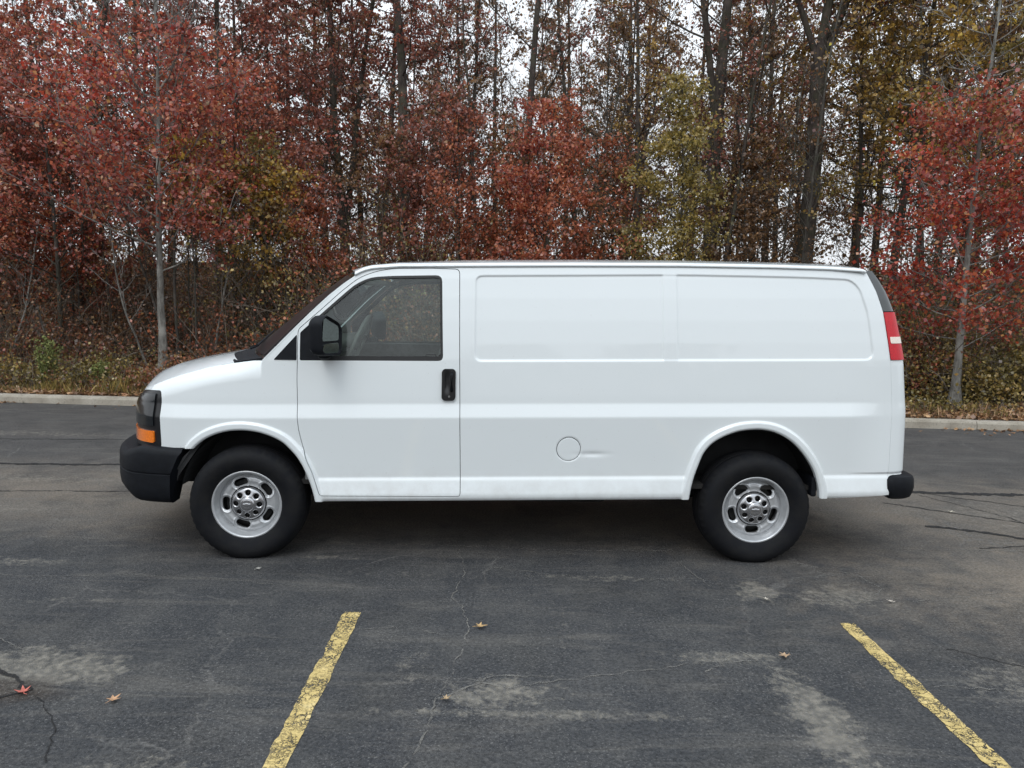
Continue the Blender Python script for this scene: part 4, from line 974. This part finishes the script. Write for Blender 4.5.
def make_tree(name, label, group, x, y, h, r0, lean_=(0, 0), f0=.3, nb=24, blen=.35, up=.5, bark=None, leaf=None, nleaf=10000, lsize=0.0578, seed=0,
              spray=.14, fork=None, leafz=(0, 99), twig=5, taper=.8, bend=.02, fine=.006, cat='tree', low=0, keep_front=True):
    r_ = np.random.default_rng(seed); z0 = float(terr(np.array(x), np.array(y))) - .05
    root = empty(name, (x, y, z0), 0, label, cat, group)
    lines = []; tips = []
    def trunk(p, d, length, ra, rb, n):
        P = wander(r_, p, d, length, n, bend); t = np.linspace(0, 1, n + 1); rad = ra + (rb - ra) * t ** taper
        if p[2] < .05: rad[0] *= 1.45; rad[1] *= 1.10
        return P, rad
    stems = []
    d0 = np.array([lean_[0], lean_[1], 1.0])
    if fork:
        fz, parts_ = fork; P, rad = trunk((0, 0, 0), d0, fz, r0, r0 * .82, 10); lines.append((P, rad, 9))
        for dx, dy, sc in parts_:
            q, ra = trunk(P[-1], (dx, dy, 1), h - fz, r0 * sc, .02, 14); lines.append((q, ra, 7)); stems.append((q, ra, (f0 * h - fz) / (h - fz) if f0 * h > fz else .08))
    else:
        P, rad = trunk((0, 0, 0), d0, h, r0, .012, 18); lines.append((P, rad, 9 if r0 > .06 else 6)); stems.append((P, rad, f0))
    for P, rad, ff in stems:
        m_ = len(P) - 1
        for k in range(nb // len(stems)):
            f = ff + (1 - ff) * (k + r_.random()) / (nb / len(stems)); f = min(f, .985); q = f * m_; i = int(q); a = q - i
            p = P[i] * (1 - a) + P[min(i + 1, m_)] * a; rr = max(rad[i] * .45, .006)
            th = k * 2.4 + r_.uniform(-.6, .6); ln = h * blen * (1 - .72 * ((f - ff) / (1 - ff)) ** 1.2) * r_.uniform(.6, 1.15)
            d = np.array([math.cos(th), math.sin(th), up * r_.uniform(.5, 1.5)])
            b1 = wander(r_, p, d, ln, 7, .10, .06); ra = np.linspace(min(rr, .005 + ln * .0055), .004, 8); lines.append((b1, ra, 5))
            for _ in range(int(3 + ln * 2.2)):
                u = r_.uniform(.2, 1); i2 = min(int(u * 7), 6); p2 = b1[i2] + (b1[i2 + 1] - b1[i2]) * (u * 7 - i2)
                d2 = (b1[i2 + 1] - b1[i2]); d2 /= np.linalg.norm(d2); d2 = d2 + r_.normal(0, .55, 3) + np.array([0, 0, .25])
                l2 = ln * r_.uniform(.2, .45); b2 = wander(r_, p2, d2, l2, 4, .14, .05); lines.append((b2, np.linspace(fine * 1.3, fine * .55, 5), 3)); 
                tips.append(b2[1:])
                for _ in range(twig - 3 if l2 > .35 else 1):
                    i3 = r_.integers(1, 4); d3 = b2[i3 + 1] - b2[i3]; d3 = d3 / np.linalg.norm(d3) + r_.normal(0, .6, 3)
                    b3 = wander(r_, b2[i3], d3, l2 * r_.uniform(.3, .7), 3, .15, .03); lines.append((b3, np.linspace(fine * .8, fine * .4, 4), 3)); tips.append(b3[1:])
    tubes_mesh('trunk', lines, bark, root)
    if leaf and nleaf:
        T = np.concatenate(tips); T = T[(T[:, 2] > leafz[0]) & (T[:, 2] < leafz[1])]
        if len(T):
            # leaves come in sprays: some twigs bear many, some none
            nsp = max(8, nleaf // 13); sel = T[r_.integers(0, len(T), nsp)]
            C = np.repeat(sel, 13, axis=0)[:nleaf] + r_.normal(0, spray, (min(nleaf, nsp * 13), 3)) * np.array([1, 1, .45]) * r_.choice([.5, .9, 1.3], nsp).repeat(13)[:nleaf, None]
            ls = leaf if isinstance(leaf, (list, tuple)) else [leaf]
            if len(ls) == 1: leaves_mesh('crown', C, lsize, ls[0], root, r_)
            else:
                g = np.sin(C[:, 0] * 1.7 + seed) + np.cos(C[:, 2] * 1.3 + C[:, 1]) + r_.normal(0, .8, len(C)); e = np.quantile(g, [.64])
                leaves_mesh('crown', C[g <= e[0]], lsize, ls[0], root, r_); leaves_mesh('crown', C[g > e[0]], lsize, ls[1], root, r_)
    return root

def at(px, depth):
    """ground position on the line of sight of picture column px at a distance"""
    return (px - 512) / 740 * depth, depth

# two planted maples on the verge
make_tree('maple_tree', 'red-leaved maple with pale straight trunk on the verge beyond the van hood', 'young planted maples', -6.32, 13.35, 8.4, .105, (-.004, 0), .24, 66, .29, .50, BARK_L, [L_RED, L_CRIM], 13000, .060, 3,
          spray=.20, leafz=(1.75, 5.9), twig=6, bend=.012, taper=.42)
make_tree('maple_tree', 'red-leaved maple with pale trunk on the verge behind the van tail', 'young planted maples', 7.50, 12.45, 7.8, .095, (.012, 0), .13, 66, .235, .38, BARK_L, [L_CRIM, L_RED], 13000, .058, 8,
          spray=.18, leafz=(1.0, 5.2), twig=6, bend=.012, taper=.42)
G = 'woodland trees behind the kerb'
def T(label, px, dep, h, r0, **k):
    x, y = at(px, dep); make_tree('woodland_tree', label, G, x, y, h, r0, **k)
T('big dark trunk with dull red crown in the wood above the van windscreen', 403, 17.5, 15, .20, lean_=(.0, 0), f0=.13, nb=46, blen=.22, up=.25, bark=BARK_D, leaf=[L_DRED, L_BRN], nleaf=18000, lsize=0.0680, seed=11)
T('dark double stem with brownish red leaves left of the biggest trunk above the van cab', 343, 18.5, 14, .15, f0=.2, nb=40, blen=.24, up=.5, bark=BARK_D, leaf=[L_DRED, L_RED], nleaf=17000, lsize=0.0680, seed=12, fork=(2.6, ((-.08, 0, .8), (.10, .05, .6))))
T('tall dark tree with broad reddish brown crown at upper left', 85, 18, 15, .18, lean_=(.02, 0), f0=.16, nb=46, blen=.26, up=.4, bark=BARK_D, leaf=[L_DRED, L_RED], nleaf=22000, lsize=0.0680, seed=13)
T('leafy red tree at the left edge of the photo', 2, 15.5, 9, .10, f0=.14, nb=44, blen=.30, up=.35, bark=BARK_M, leaf=[L_RED, L_DRED], nleaf=22000, lsize=0.0612, seed=14)
T('reddish brown tree filling the top left between the pale maple and the dark twin stems', 225, 18, 13, .13, f0=.16, nb=44, blen=.26, up=.45, bark=BARK_D, leaf=[L_DRED, L_RED], nleaf=22000, lsize=0.0680, seed=15)
T('bright rusty red bushy tree above the middle of the van roof', 545, 14.6, 5.4, .06, f0=.16, nb=40, blen=.36, up=.8, bark=BARK_M, leaf=[L_RUST, L_RED], nleaf=14000, lsize=0.0558, seed=16)
T('low rusty red tree above the van cab roof', 462, 15.6, 5.2, .055, f0=.2, nb=34, blen=.34, up=.7, bark=BARK_M, leaf=[L_RUST, L_DRED], nleaf=9200, lsize=0.0558, seed=17)
T('dark leaning trunk crossing the sky gap above the van door', 520, 17, 15, .13, lean_=(.012, 0), f0=.35, nb=26, blen=.20, up=.7, bark=BARK_D, leaf=L_DRED, nleaf=3000, lsize=0.0612, seed=18)
T('slender dark trunk in the sky gap above the van cab', 468, 19, 14, .075, f0=.3, nb=26, blen=.18, up=.8, bark=BARK_D, leaf=L_DRED, nleaf=3200, lsize=0.0612, seed=19)
T('yellow-green tree above the van side panels', 676, 14.8, 5.6, .06, f0=.15, nb=44, blen=.27, up=.9, bark=BARK_M, leaf=L_OLIV, nleaf=11200, lsize=0.0544, seed=20)
T('thick dark trunk with rust patches above the yellow-green tree', 702, 17.5, 16, .19, f0=.30, nb=26, blen=.25, up=.5, bark=BARK_D, leaf=L_DRED, nleaf=5200, lsize=0.0612, seed=21, fork=(5.3, ((.012, 0, .8), (-.16, 0, .5))))
T('massive forked dark tree above the rear of the van', 795, 16.5, 13, .20, lean_=(.06, 0), f0=.30, nb=30, blen=.26, up=.45, bark=BARK_D, leaf=[L_DRED, L_RUST], nleaf=10400, lsize=0.0646, seed=22, fork=(6.6, ((.03, 0, .62), (.42, .1, .60), (-.34, .1, .38))))
T('dark brown-leaved tree between the yellow-green tree and the forked one', 748, 18, 9, .12, f0=.18, nb=40, blen=.26, up=.5, bark=BARK_D, leaf=[L_BRN, L_DRED], nleaf=14000, lsize=0.0612, seed=23)
T('golden olive tree hanging over the right part of the wood', 880, 16.5, 12, .12, lean_=(.03, 0), f0=.26, nb=44, blen=.28, up=.2, bark=BARK_D, leaf=[L_GOLD, L_OLIV], nleaf=19000, lsize=0.0612, seed=24, leafz=(3.2, 99))
T('tall olive brown tree at upper right behind the planted maple', 955, 18, 13, .15, f0=.20, nb=44, blen=.25, up=.4, bark=BARK_D, leaf=[L_BRN, L_GOLD], nleaf=19000, lsize=0.0646, seed=25)
T('brown-leaved tree at the right edge of the photo', 1035, 15.5, 11, .11, f0=.16, nb=44, blen=.27, up=.4, bark=BARK_D, leaf=[L_BRN, L_RED], nleaf=18000, lsize=0.0612, seed=26)
T('thin grey-stemmed tree with sparse leaves above the fuel flap', 572, 18, 12, .08, f0=.2, nb=36, blen=.20, up=1.1, bark=BARK_M, leaf=L_BRN, nleaf=5200, lsize=0.0578, seed=27)
T('sparse brown tree with arching limbs left of the yellow-green tree', 636, 17.5, 11, .10, f0=.28, nb=32, blen=.26, up=.6, bark=BARK_D, leaf=[L_BRN, L_GOLD], nleaf=7200, lsize=0.0578, seed=28)
T('greenish gold young tree low behind the van windscreen', 268, 15.2, 4.6, .045, f0=.2, nb=32, blen=.30, up=.7, bark=BARK_M, leaf=[L_GOLD, L_GRN], nleaf=7200, lsize=0.0544, seed=29)
T('rusty low tree left of the pale maple trunk', 70, 16.0, 5.0, .05, f0=.2, nb=34, blen=.34, up=.4, bark=BARK_M, leaf=[L_RUST, L_DRED], nleaf=10400, lsize=0.0578, seed=30)
T('rust-leaved young tree beside the van windscreen top', 322, 15.0, 4.4, .04, f0=.25, nb=28, blen=.30, up=.7, bark=BARK_M, leaf=[L_RUST, L_DRED], nleaf=6000, lsize=0.0544, seed=31)
T('low brown and red tree behind the van cab roof', 400, 15.8, 4.8, .05, f0=.2, nb=34, blen=.34, up=.6, bark=BARK_M, leaf=[L_DRED, L_BRN], nleaf=7500, lsize=.058, seed=41)
T('low rusty tree between the two red trees above the van roof', 505, 16.4, 4.8, .05, f0=.2, nb=34, blen=.36, up=.6, bark=BARK_M, leaf=[L_RUST, L_BRN], nleaf=8000, lsize=.058, seed=42)
T('low rust brown tree left of the yellow-green tree', 610, 16.2, 4.6, .05, f0=.2, nb=34, blen=.34, up=.6, bark=BARK_M, leaf=[L_BRN, L_RUST], nleaf=6500, lsize=.058, seed=43)
T('low dark brown tree right of the yellow-green tree', 738, 16.0, 4.8, .05, f0=.2, nb=34, blen=.32, up=.6, bark=BARK_M, leaf=[L_BRN, L_BRN], nleaf=8000, lsize=.058, seed=44)
T('broad orange-red tree between the left edge and the pale maple', 60, 14.9, 6.4, .06, f0=.28, nb=44, blen=.36, up=.35, bark=BARK_M, leaf=[L_RED, L_DRED], nleaf=11500, lsize=.056, seed=45)
T('orange-red tree right of the pale maple above the hood', 235, 15.4, 6.0, .055, f0=.36, nb=40, blen=.32, up=.5, bark=BARK_M, leaf=[L_RUST, L_RED, ], nleaf=8500, lsize=.060, seed=46)
T('brown thicket tree in the shade under the leftmost red crowns', 20, 16.5, 3.8, .045, f0=.15, nb=34, blen=.42, up=.5, bark=BARK_M, leaf=[L_BRN, L_RUST], nleaf=8000, lsize=.058, seed=47)
for lab, px, dep, hh, rr, ln_ in (('straight pale sapling stem between the maple trunk and the van hood', 214, 14.3, 3.6, .026, -.05), ('slim grey stem second to the right of the pale maple trunk', 236, 14.6, 3.8, .019, .0),
                            ('slim leaning stem nearest the windscreen base', 252, 14.4, 3.6, .018, .06), ('crooked grey stem leaning just left of the pale maple trunk', 148, 14.1, 2.9, .024, -.22),
                            ('short pale broken stem right of the tall green weed', 62, 13.7, 1.5, .022, -.12), ('thin upright stem left of the straight pale sapling', 190, 14.8, 3.4, .020, .03),
                            ('thin dark upright stem at the left edge of the photo', 6, 14.2, 3.2, .024, .02)):
    x, y = at(px, dep); make_tree('sapling', lab, 'bare young stems at the wood edge', x, y, hh, rr, lean_=(ln_, 0), f0=.4, nb=12, blen=.30, up=1.0, bark=BARK_L if rr > .023 else BARK_M, leaf=L_BRN, nleaf=160, lsize=.05, seed=int(px), bend=.05, fine=.004, cat='sapling')
T('tall tree with bright yellow leaves at the upper right above the planted maple', 915, 15.0, 9.5, .07, f0=.42, nb=40, blen=.22, up=.4, bark=BARK_D, leaf=[L_GOLD, L_YEL], nleaf=5500, lsize=.072, seed=51, leafz=(4.2, 99))
T('slim young tree with yellow leaves just right of the pale maple trunk', 196, 14.0, 5.2, .022, f0=.5, nb=22, blen=.22, up=.6, bark=BARK_M, leaf=[L_YEL, L_GOLD], nleaf=1100, lsize=.080, seed=52, leafz=(2.6, 4.7))
T('young yellow-leaved tree low between the maple and the windscreen', 285, 14.6, 4.2, .022, f0=.35, nb=24, blen=.26, up=.6, bark=BARK_M, leaf=[L_GOLD, L_YEL], nleaf=2200, lsize=.065, seed=53)
T('golden brown tree high above the right part of the wood', 850, 17.2, 11, .08, f0=.38, nb=44, blen=.22, up=.4, bark=BARK_D, leaf=[L_GOLD, L_BRN], nleaf=12000, lsize=.070, seed=54, leafz=(4.8, 99))
# thin bare poles and saplings between them: copies of a few grown stems
G2 = 'slender saplings in the wood'
protos = []
for k in range(5):
    x, y = at([30, 250, 600, 845, 1000][k], [16, 20, 19, 17, 20][k])
    protos.append(make_tree('sapling', 'thin dark bare sapling standing among the woodland trees', G2, x, y, [7, 9.5, 8, 7.5, 10][k], [.03, .045, .035, .035, .05][k], f0=.25, nb=26, blen=.20, up=1.3,
                            bark=[BARK_M, BARK_D][k % 2], leaf=[L_BRN, L_DRED, L_BRN, L_GOLD, L_BRN][k], nleaf=[300, 900, 500, 300, 1300][k], lsize=0.0510, seed=60 + k, bend=.035, fine=.005, cat='sapling'))
r_ = np.random.default_rng(5)
spots = []
for k in range(74):
    px = (k + .5) / 74 * 1160 - 68 + r_.uniform(-10, 10); dep = 14.2 + 15 * r_.random() ** .9
    if 805 < px < 880 and k % 3: dep = 21 + 6 * r_.random()
    spots.append((px, dep))
for k, (px, dep) in enumerate(spots):
    pr = protos[int(r_.integers(0, 5))]; c = copy_tree(pr); x, y = at(px, dep)
    c.location = (x, y, float(terr(np.array(x), np.array(y))) - .05); c.rotation_euler = (r_.normal(0, .04), r_.normal(0, .06), r_.uniform(0, 6.28)); s_ = r_.uniform(.7, 1.25); c.scale = (s_, s_, s_)
# deeper trees: copies of five grown ones
G3 = 'far trees deep in the wood'
deep = []
for k in range(5):
    x, y = at([150, 380, 620, 760, 930][k], 26)
    deep.append(make_tree('woodland_tree', 'dark distant tree seen through the nearer branches of the wood', G3, x, y, 16, .15, f0=.10, nb=60, blen=.21, up=.5,
                          bark=BARK_D, leaf=[[L_DRED, L_BRN], [L_BRN, L_DRED], [L_BRN], [L_BRN, L_GOLD], [L_BRN, L_DRED]][k], nleaf=[12000, 10000, 7500, 8000, 11000][k], lsize=.095, seed=80 + k, fine=.009, twig=4))
for k in range(32):
    px = (k + .5) / 32 * 1240 - 108 + r_.uniform(-14, 14); dep = 24 + 13 * r_.random(); x, y = at(px, dep)
    kinds = [0, 1] if px < 420 else [2, 1] if px < 720 else [3, 2] if px < 880 else [4, 3]
    c = copy_tree(deep[kinds[int(r_.random() < .45)]]); c.location = (x, y, float(terr(np.array(x), np.array(y))) - .1); c.rotation_euler = (0, 0, r_.uniform(0, 6.28))
    s_ = r_.uniform(.75, 1.1); c.scale = (s_, s_, s_)

for k in range(22):
    px = (-480 + k * 34) if k < 11 else (1140 + (k - 11) * 34); dep = 16 + 14 * r_.random(); x, y = at(px, dep); y = max(y, kerb_y(x) + 3)
    c = copy_tree(deep[int(r_.integers(0, 5))]); c.location = (x, y, float(terr(np.array(x), np.array(y))) - .1); c.rotation_euler = (0, 0, r_.uniform(0, 6.28))
# undergrowth: tangled brush nobody could count
def brush(name, n_st, n_lf, xr, dr, hmax, mat, bark, seed, lsize=.07, label=None, clump=.55, ncl=None):
    r_ = np.random.default_rng(seed); lines = []; C = []; W = []
    ncl = ncl or max(6, int((xr[1] - xr[0]) * (dr[1] - dr[0]) / 1.6)); cx = r_.uniform(*xr, ncl); cd = dr[0] + (dr[1] - dr[0]) * r_.random(ncl) ** 1.2; chh = hmax * r_.uniform(.35, 1.05, ncl); cw = r_.uniform(.2, 1.6, ncl); pw = r_.dirichlet(np.full(ncl, 1.5))
    for k in range(n_st):
        q = r_.choice(ncl, p=pw); x = cx[q] + r_.normal(0, clump); d = max(dr[0] * .8, cd[q] + r_.normal(0, clump)); y = kerb_y(x) + .16 + d
        hh = chh[q] * r_.uniform(.6, 1.1) * min(1, .35 + d / 3.5); z = float(terr(np.array(x), np.array(y)))
        P = wander(r_, (x, y, z), ((x - cx[q]) * .5 + r_.normal(0, .25), r_.normal(0, .3), 1), hh * 1.25, 7, .13, 0, .16)
        rs = r_.uniform(.6, 1.3) * (2.2 if r_.random() < .07 else 1); lines.append((P, np.linspace(.009, .003, 8) * rs, 3))
        for _ in range(3):
            i = r_.integers(2, 7); Q = wander(r_, P[i], r_.normal(0, 1, 3) + np.array([0, 0, .6]), hh * .5, 4, .2); lines.append((Q, np.linspace(.004, .002, 5), 3)); C.append(Q[1:]); W += [cw[q]] * 4
        C.append(P[2:]); W += [cw[q]] * 6
    T_ = np.concatenate(C); W = np.array(W); m = int(n_lf / 7); sel = T_[r_.choice(len(T_), m, p=W / W.sum())]
    L_ = np.repeat(sel, 7, 0) + r_.normal(0, .12, (m * 7, 3)) * np.array([1, 1, .7]); L_[:, 2] = np.maximum(L_[:, 2], terr(L_[:, 0], L_[:, 1]) + .01)
    o = leaves_mesh(name, L_, lsize, mat, None, r_, kind='stuff'); tag(o, label)
    t = tubes_mesh(name + '_stems', lines, bark, None); t['kind'] = 'stuff'
STEM = bark_mat('dry_stem_bark', (.075, .060, .046), (.19, .155, .12))
brush('undergrowth', 1700, 46000, (-13.5, 2), (1.5, 8), 2.1, L_BUSH, STEM, 1, .052)
brush('undergrowth', 1300, 30000, (1, 13.5), (2.4, 8), 1.8, L_BUSH, STEM, 2, .052)
brush('russet_undergrowth', 500, 20000, (-13.5, 13.5), (2, 8), 2.3, L_RUST, STEM, 11, .050, clump=.4, ncl=22)
brush('brown_undergrowth', 700, 26000, (-13.5, 13.5), (2, 8), 2.4, L_BRN, STEM, 12, .052, clump=.5, ncl=26)
brush('crimson_undergrowth', 200, 6500, (-12, 0), (1.4, 5), 1.0, L_DRED, STEM, 13, .048, clump=.35, ncl=12)
brush('green_undergrowth', 1200, 52000, (4.6, 12.5), (2.0, 5), 1.9, L_GRN, STEM, 3, .050)
brush('green_undergrowth', 460, 20000, (-4.9, -2.0), (2.2, 6), 2.9, L_GRN, STEM, 4, .048)
brush('green_undergrowth', 240, 9000, (-10.2, -6.9), (.9, 2.4), .8, L_GRN, STEM, 5, .042)
brush('low_brown_undergrowth', 700, 22000, (-13, -3), (.7, 2.4), .75, L_BUSH, STEM, 7, .048)
brush('low_brown_undergrowth', 300, 5000, (4, 13), (1.2, 2.4), .30, L_GRN, STEM, 8, .045)
brush('deep_undergrowth', 1500, 90000, (-24, 24), (7, 17), 2.9, L_BRN, BARK_D, 6, .09, clump=1.0)
# unseen tree belt added behind the camera: for reflections and to cut low sky light
r_ = np.random.default_rng(77); n = 15000; x = r_.uniform(-90, 90, n); hh = 6.5 + 2.2 * np.sin(x * .13) + 1.4 * np.sin(x * .41 + 1); C = np.stack([x, r_.uniform(-58, -46, n), hh * r_.random(n) ** .8], 1)
leaves_mesh('unseen_treeline', C, 1.1, L_BRN, None, r_, kind='stuff')
# leaf litter on the verge
r_ = np.random.default_rng(9); n = 30000; x = r_.uniform(-15, 15, n); d = .02 + 6 * r_.random(n) ** 1.7; y = kerb_y(x) + .16 + d
leaves_mesh('leaf_litter', np.stack([x, y, terr(x, y) + .012 + .03 * r_.random(n)], 1), .065, L_LIT, None, r_, .75, 'stuff')
n = 1500; x = r_.uniform(-13, 13, n); x = x[np.sin(x * 1.9) + np.sin(x * .7 + 2) + r_.normal(0, .5, n) > .2]; n = len(x); y = kerb_y(x) - .02 - .5 * r_.random(n) ** 3
leaves_mesh('gutter_litter', np.stack([x, y, np.full(n, .014)], 1), .05, L_LIT, None, r_, .8, 'stuff')
# grass tufts behind the kerb
def grass(name, n, xr, dr, hm, mat, seed):
    r_ = np.random.default_rng(seed); x = r_.uniform(*xr, n); d = r_.uniform(*dr, n); y = kerb_y(x) + .17 + d; z = terr(x, y); hh = hm * r_.uniform(.4, 1, n) * (.35 + np.abs(np.sin(x * 3.1) * np.cos(x * .9)))
    a = r_.uniform(0, 6.28, n); w_ = .003 + .003 * r_.random(n); ex = np.cos(a) * w_; ey = np.sin(a) * w_; lx = r_.normal(0, .25, n) * hh; ly = r_.normal(0, .25, n) * hh
    V = np.stack([np.stack([x - ex, y - ey, z], 1), np.stack([x + ex, y + ey, z], 1), np.stack([x + ex * .7 + lx * .4, y + ey * .7 + ly * .4, z + hh * .6], 1), np.stack([x + lx, y + ly, z + hh], 1)], 1).reshape(-1, 3)
    o = mesh_obj(name, V, np.arange(n)[:, None] * 4 + np.array([[0, 1, 2, 3]]), mat); o['kind'] = 'stuff'
grass('dry_grass', 6500, (-14, -4), (.05, 1.8), .24, L_GRN, 21)
grass('dry_grass', 2500, (-4, 14), (.05, 1.6), .14, L_GRN, 23)
grass('dry_straw', 3800, (-14, 14), (.05, 2.2), .20, L_LIT, 22)
# tall weed by the kerb at the left
for x, y, hh, lab in ((-8.15, 12.85, .95, 'tall feathery green weed by the kerb at the left'), (-7.25, 12.85, .50, 'shorter green weed between the tall weed and the pale maple trunk')):
    r_ = np.random.default_rng(int(hh * 100)); z0 = float(terr(np.array(x), np.array(y))); root = empty('weed', (x, y, z0), 0, lab, 'weed', 'green weeds by the kerb'); lines = []; C = []
    for k in range(9):
        P = wander(r_, (r_.normal(0, .05), r_.normal(0, .05), 0), (r_.normal(0, .05), r_.normal(0, .05), 1), hh * r_.uniform(.7, 1), 8, .05); lines.append((P, np.linspace(.006, .002, 9), 4)); C.append(P[1:])
    tubes_mesh('stem', lines, BARK_M, root); T_ = np.concatenate(C); C = np.repeat(T_, 30, 0) + r_.normal(0, .028, (len(T_) * 30, 3)); leaves_mesh('foliage', C, .030, simple('fresh_weed_green', (.17, .19, .055), .8, var=.4), root, r_)

# fallen leaves on the asphalt
def fallen(name, label, x, y, size, rot, col, seed):
    r_ = np.random.default_rng(seed); P = []
    lobes = [(0, 1.0), (38, .38), (62, .92), (98, .36), (128, .66), (165, .22), (180, .30), (195, .22), (232, .62), (262, .34), (298, .88), (322, .36)]
    for a, rr in lobes:
        t = R(a + rot + r_.uniform(-5, 5)); rr *= size * r_.uniform(.85, 1.1); P.append((rr * math.cos(t), rr * math.sin(t), .010 + .30 * size * r_.random() * (rr > .5 * size)))
    V = [(0, 0, .008)] + P + [(p[0], p[1], p[2] + .0012) for p in [(0, 0, .008)] + P]; n = len(P); F = []
    for i in range(n): j = (i + 1) % n; F += [(0, 1 + j, 1 + i), (n + 1, n + 2 + i, n + 2 + j), (1 + i, 1 + j, n + 2 + j, n + 2 + i)]
    root = empty(name, (x, y, .004), 0, label, 'leaf', 'fallen leaves on the asphalt')
    m = bpy.data.materials.get('leaf_%d' % seed) or simple('leaf_%d' % seed, col, .7, var=.35, vscale=60)
    mesh_obj('blade', V, F, m, root); mb = MB(); t = R(180 + rot); mb.tube([(0, 0, .012), (size * .5 * math.cos(t), size * .5 * math.sin(t), .009), (size * .95 * math.cos(t + .2), size * .95 * math.sin(t + .2), .012)], .0014, 4)
    mb.build('stalk', m, root)
for a in (('tan fallen leaf below the van door, right of the left bay line', -.15, 3.83, .042, 10, (.42, .27, .12), 1),
          ('tan lobed leaf on the open asphalt left of the left bay line', -1.70, 3.03, .040, 60, (.42, .24, .13), 2),
          ('reddish leaf on the crumbled patch at the lower left', -2.12, 3.08, .045, 130, (.42, .11, .08), 3),
          ('small curled tan leaf between the two bay lines near the bottom', -.265, 3.09, .026, 20, (.36, .25, .14), 4),
          ('brown lobed leaf left of the right bay line', 1.40, 3.56, .038, 200, (.38, .25, .15), 5),
          ('pale leaf scrap beneath the rear wheel', 1.55, 4.28, .022, 80, (.5, .45, .38), 6),
          ('pale curled leaf above the top of the right bay line', 2.30, 4.28, .024, 150, (.48, .42, .36), 7),
          ('grey scrap of leaf in front of the front wheel', -1.62, 4.62, .026, 40, (.40, .38, .34), 8),
          ('tiny pale leaf on the asphalt right of the rear bumper', 3.85, 6.3, .035, 40, (.5, .45, .36), 9)):
    fallen('fallen_leaf', *a)
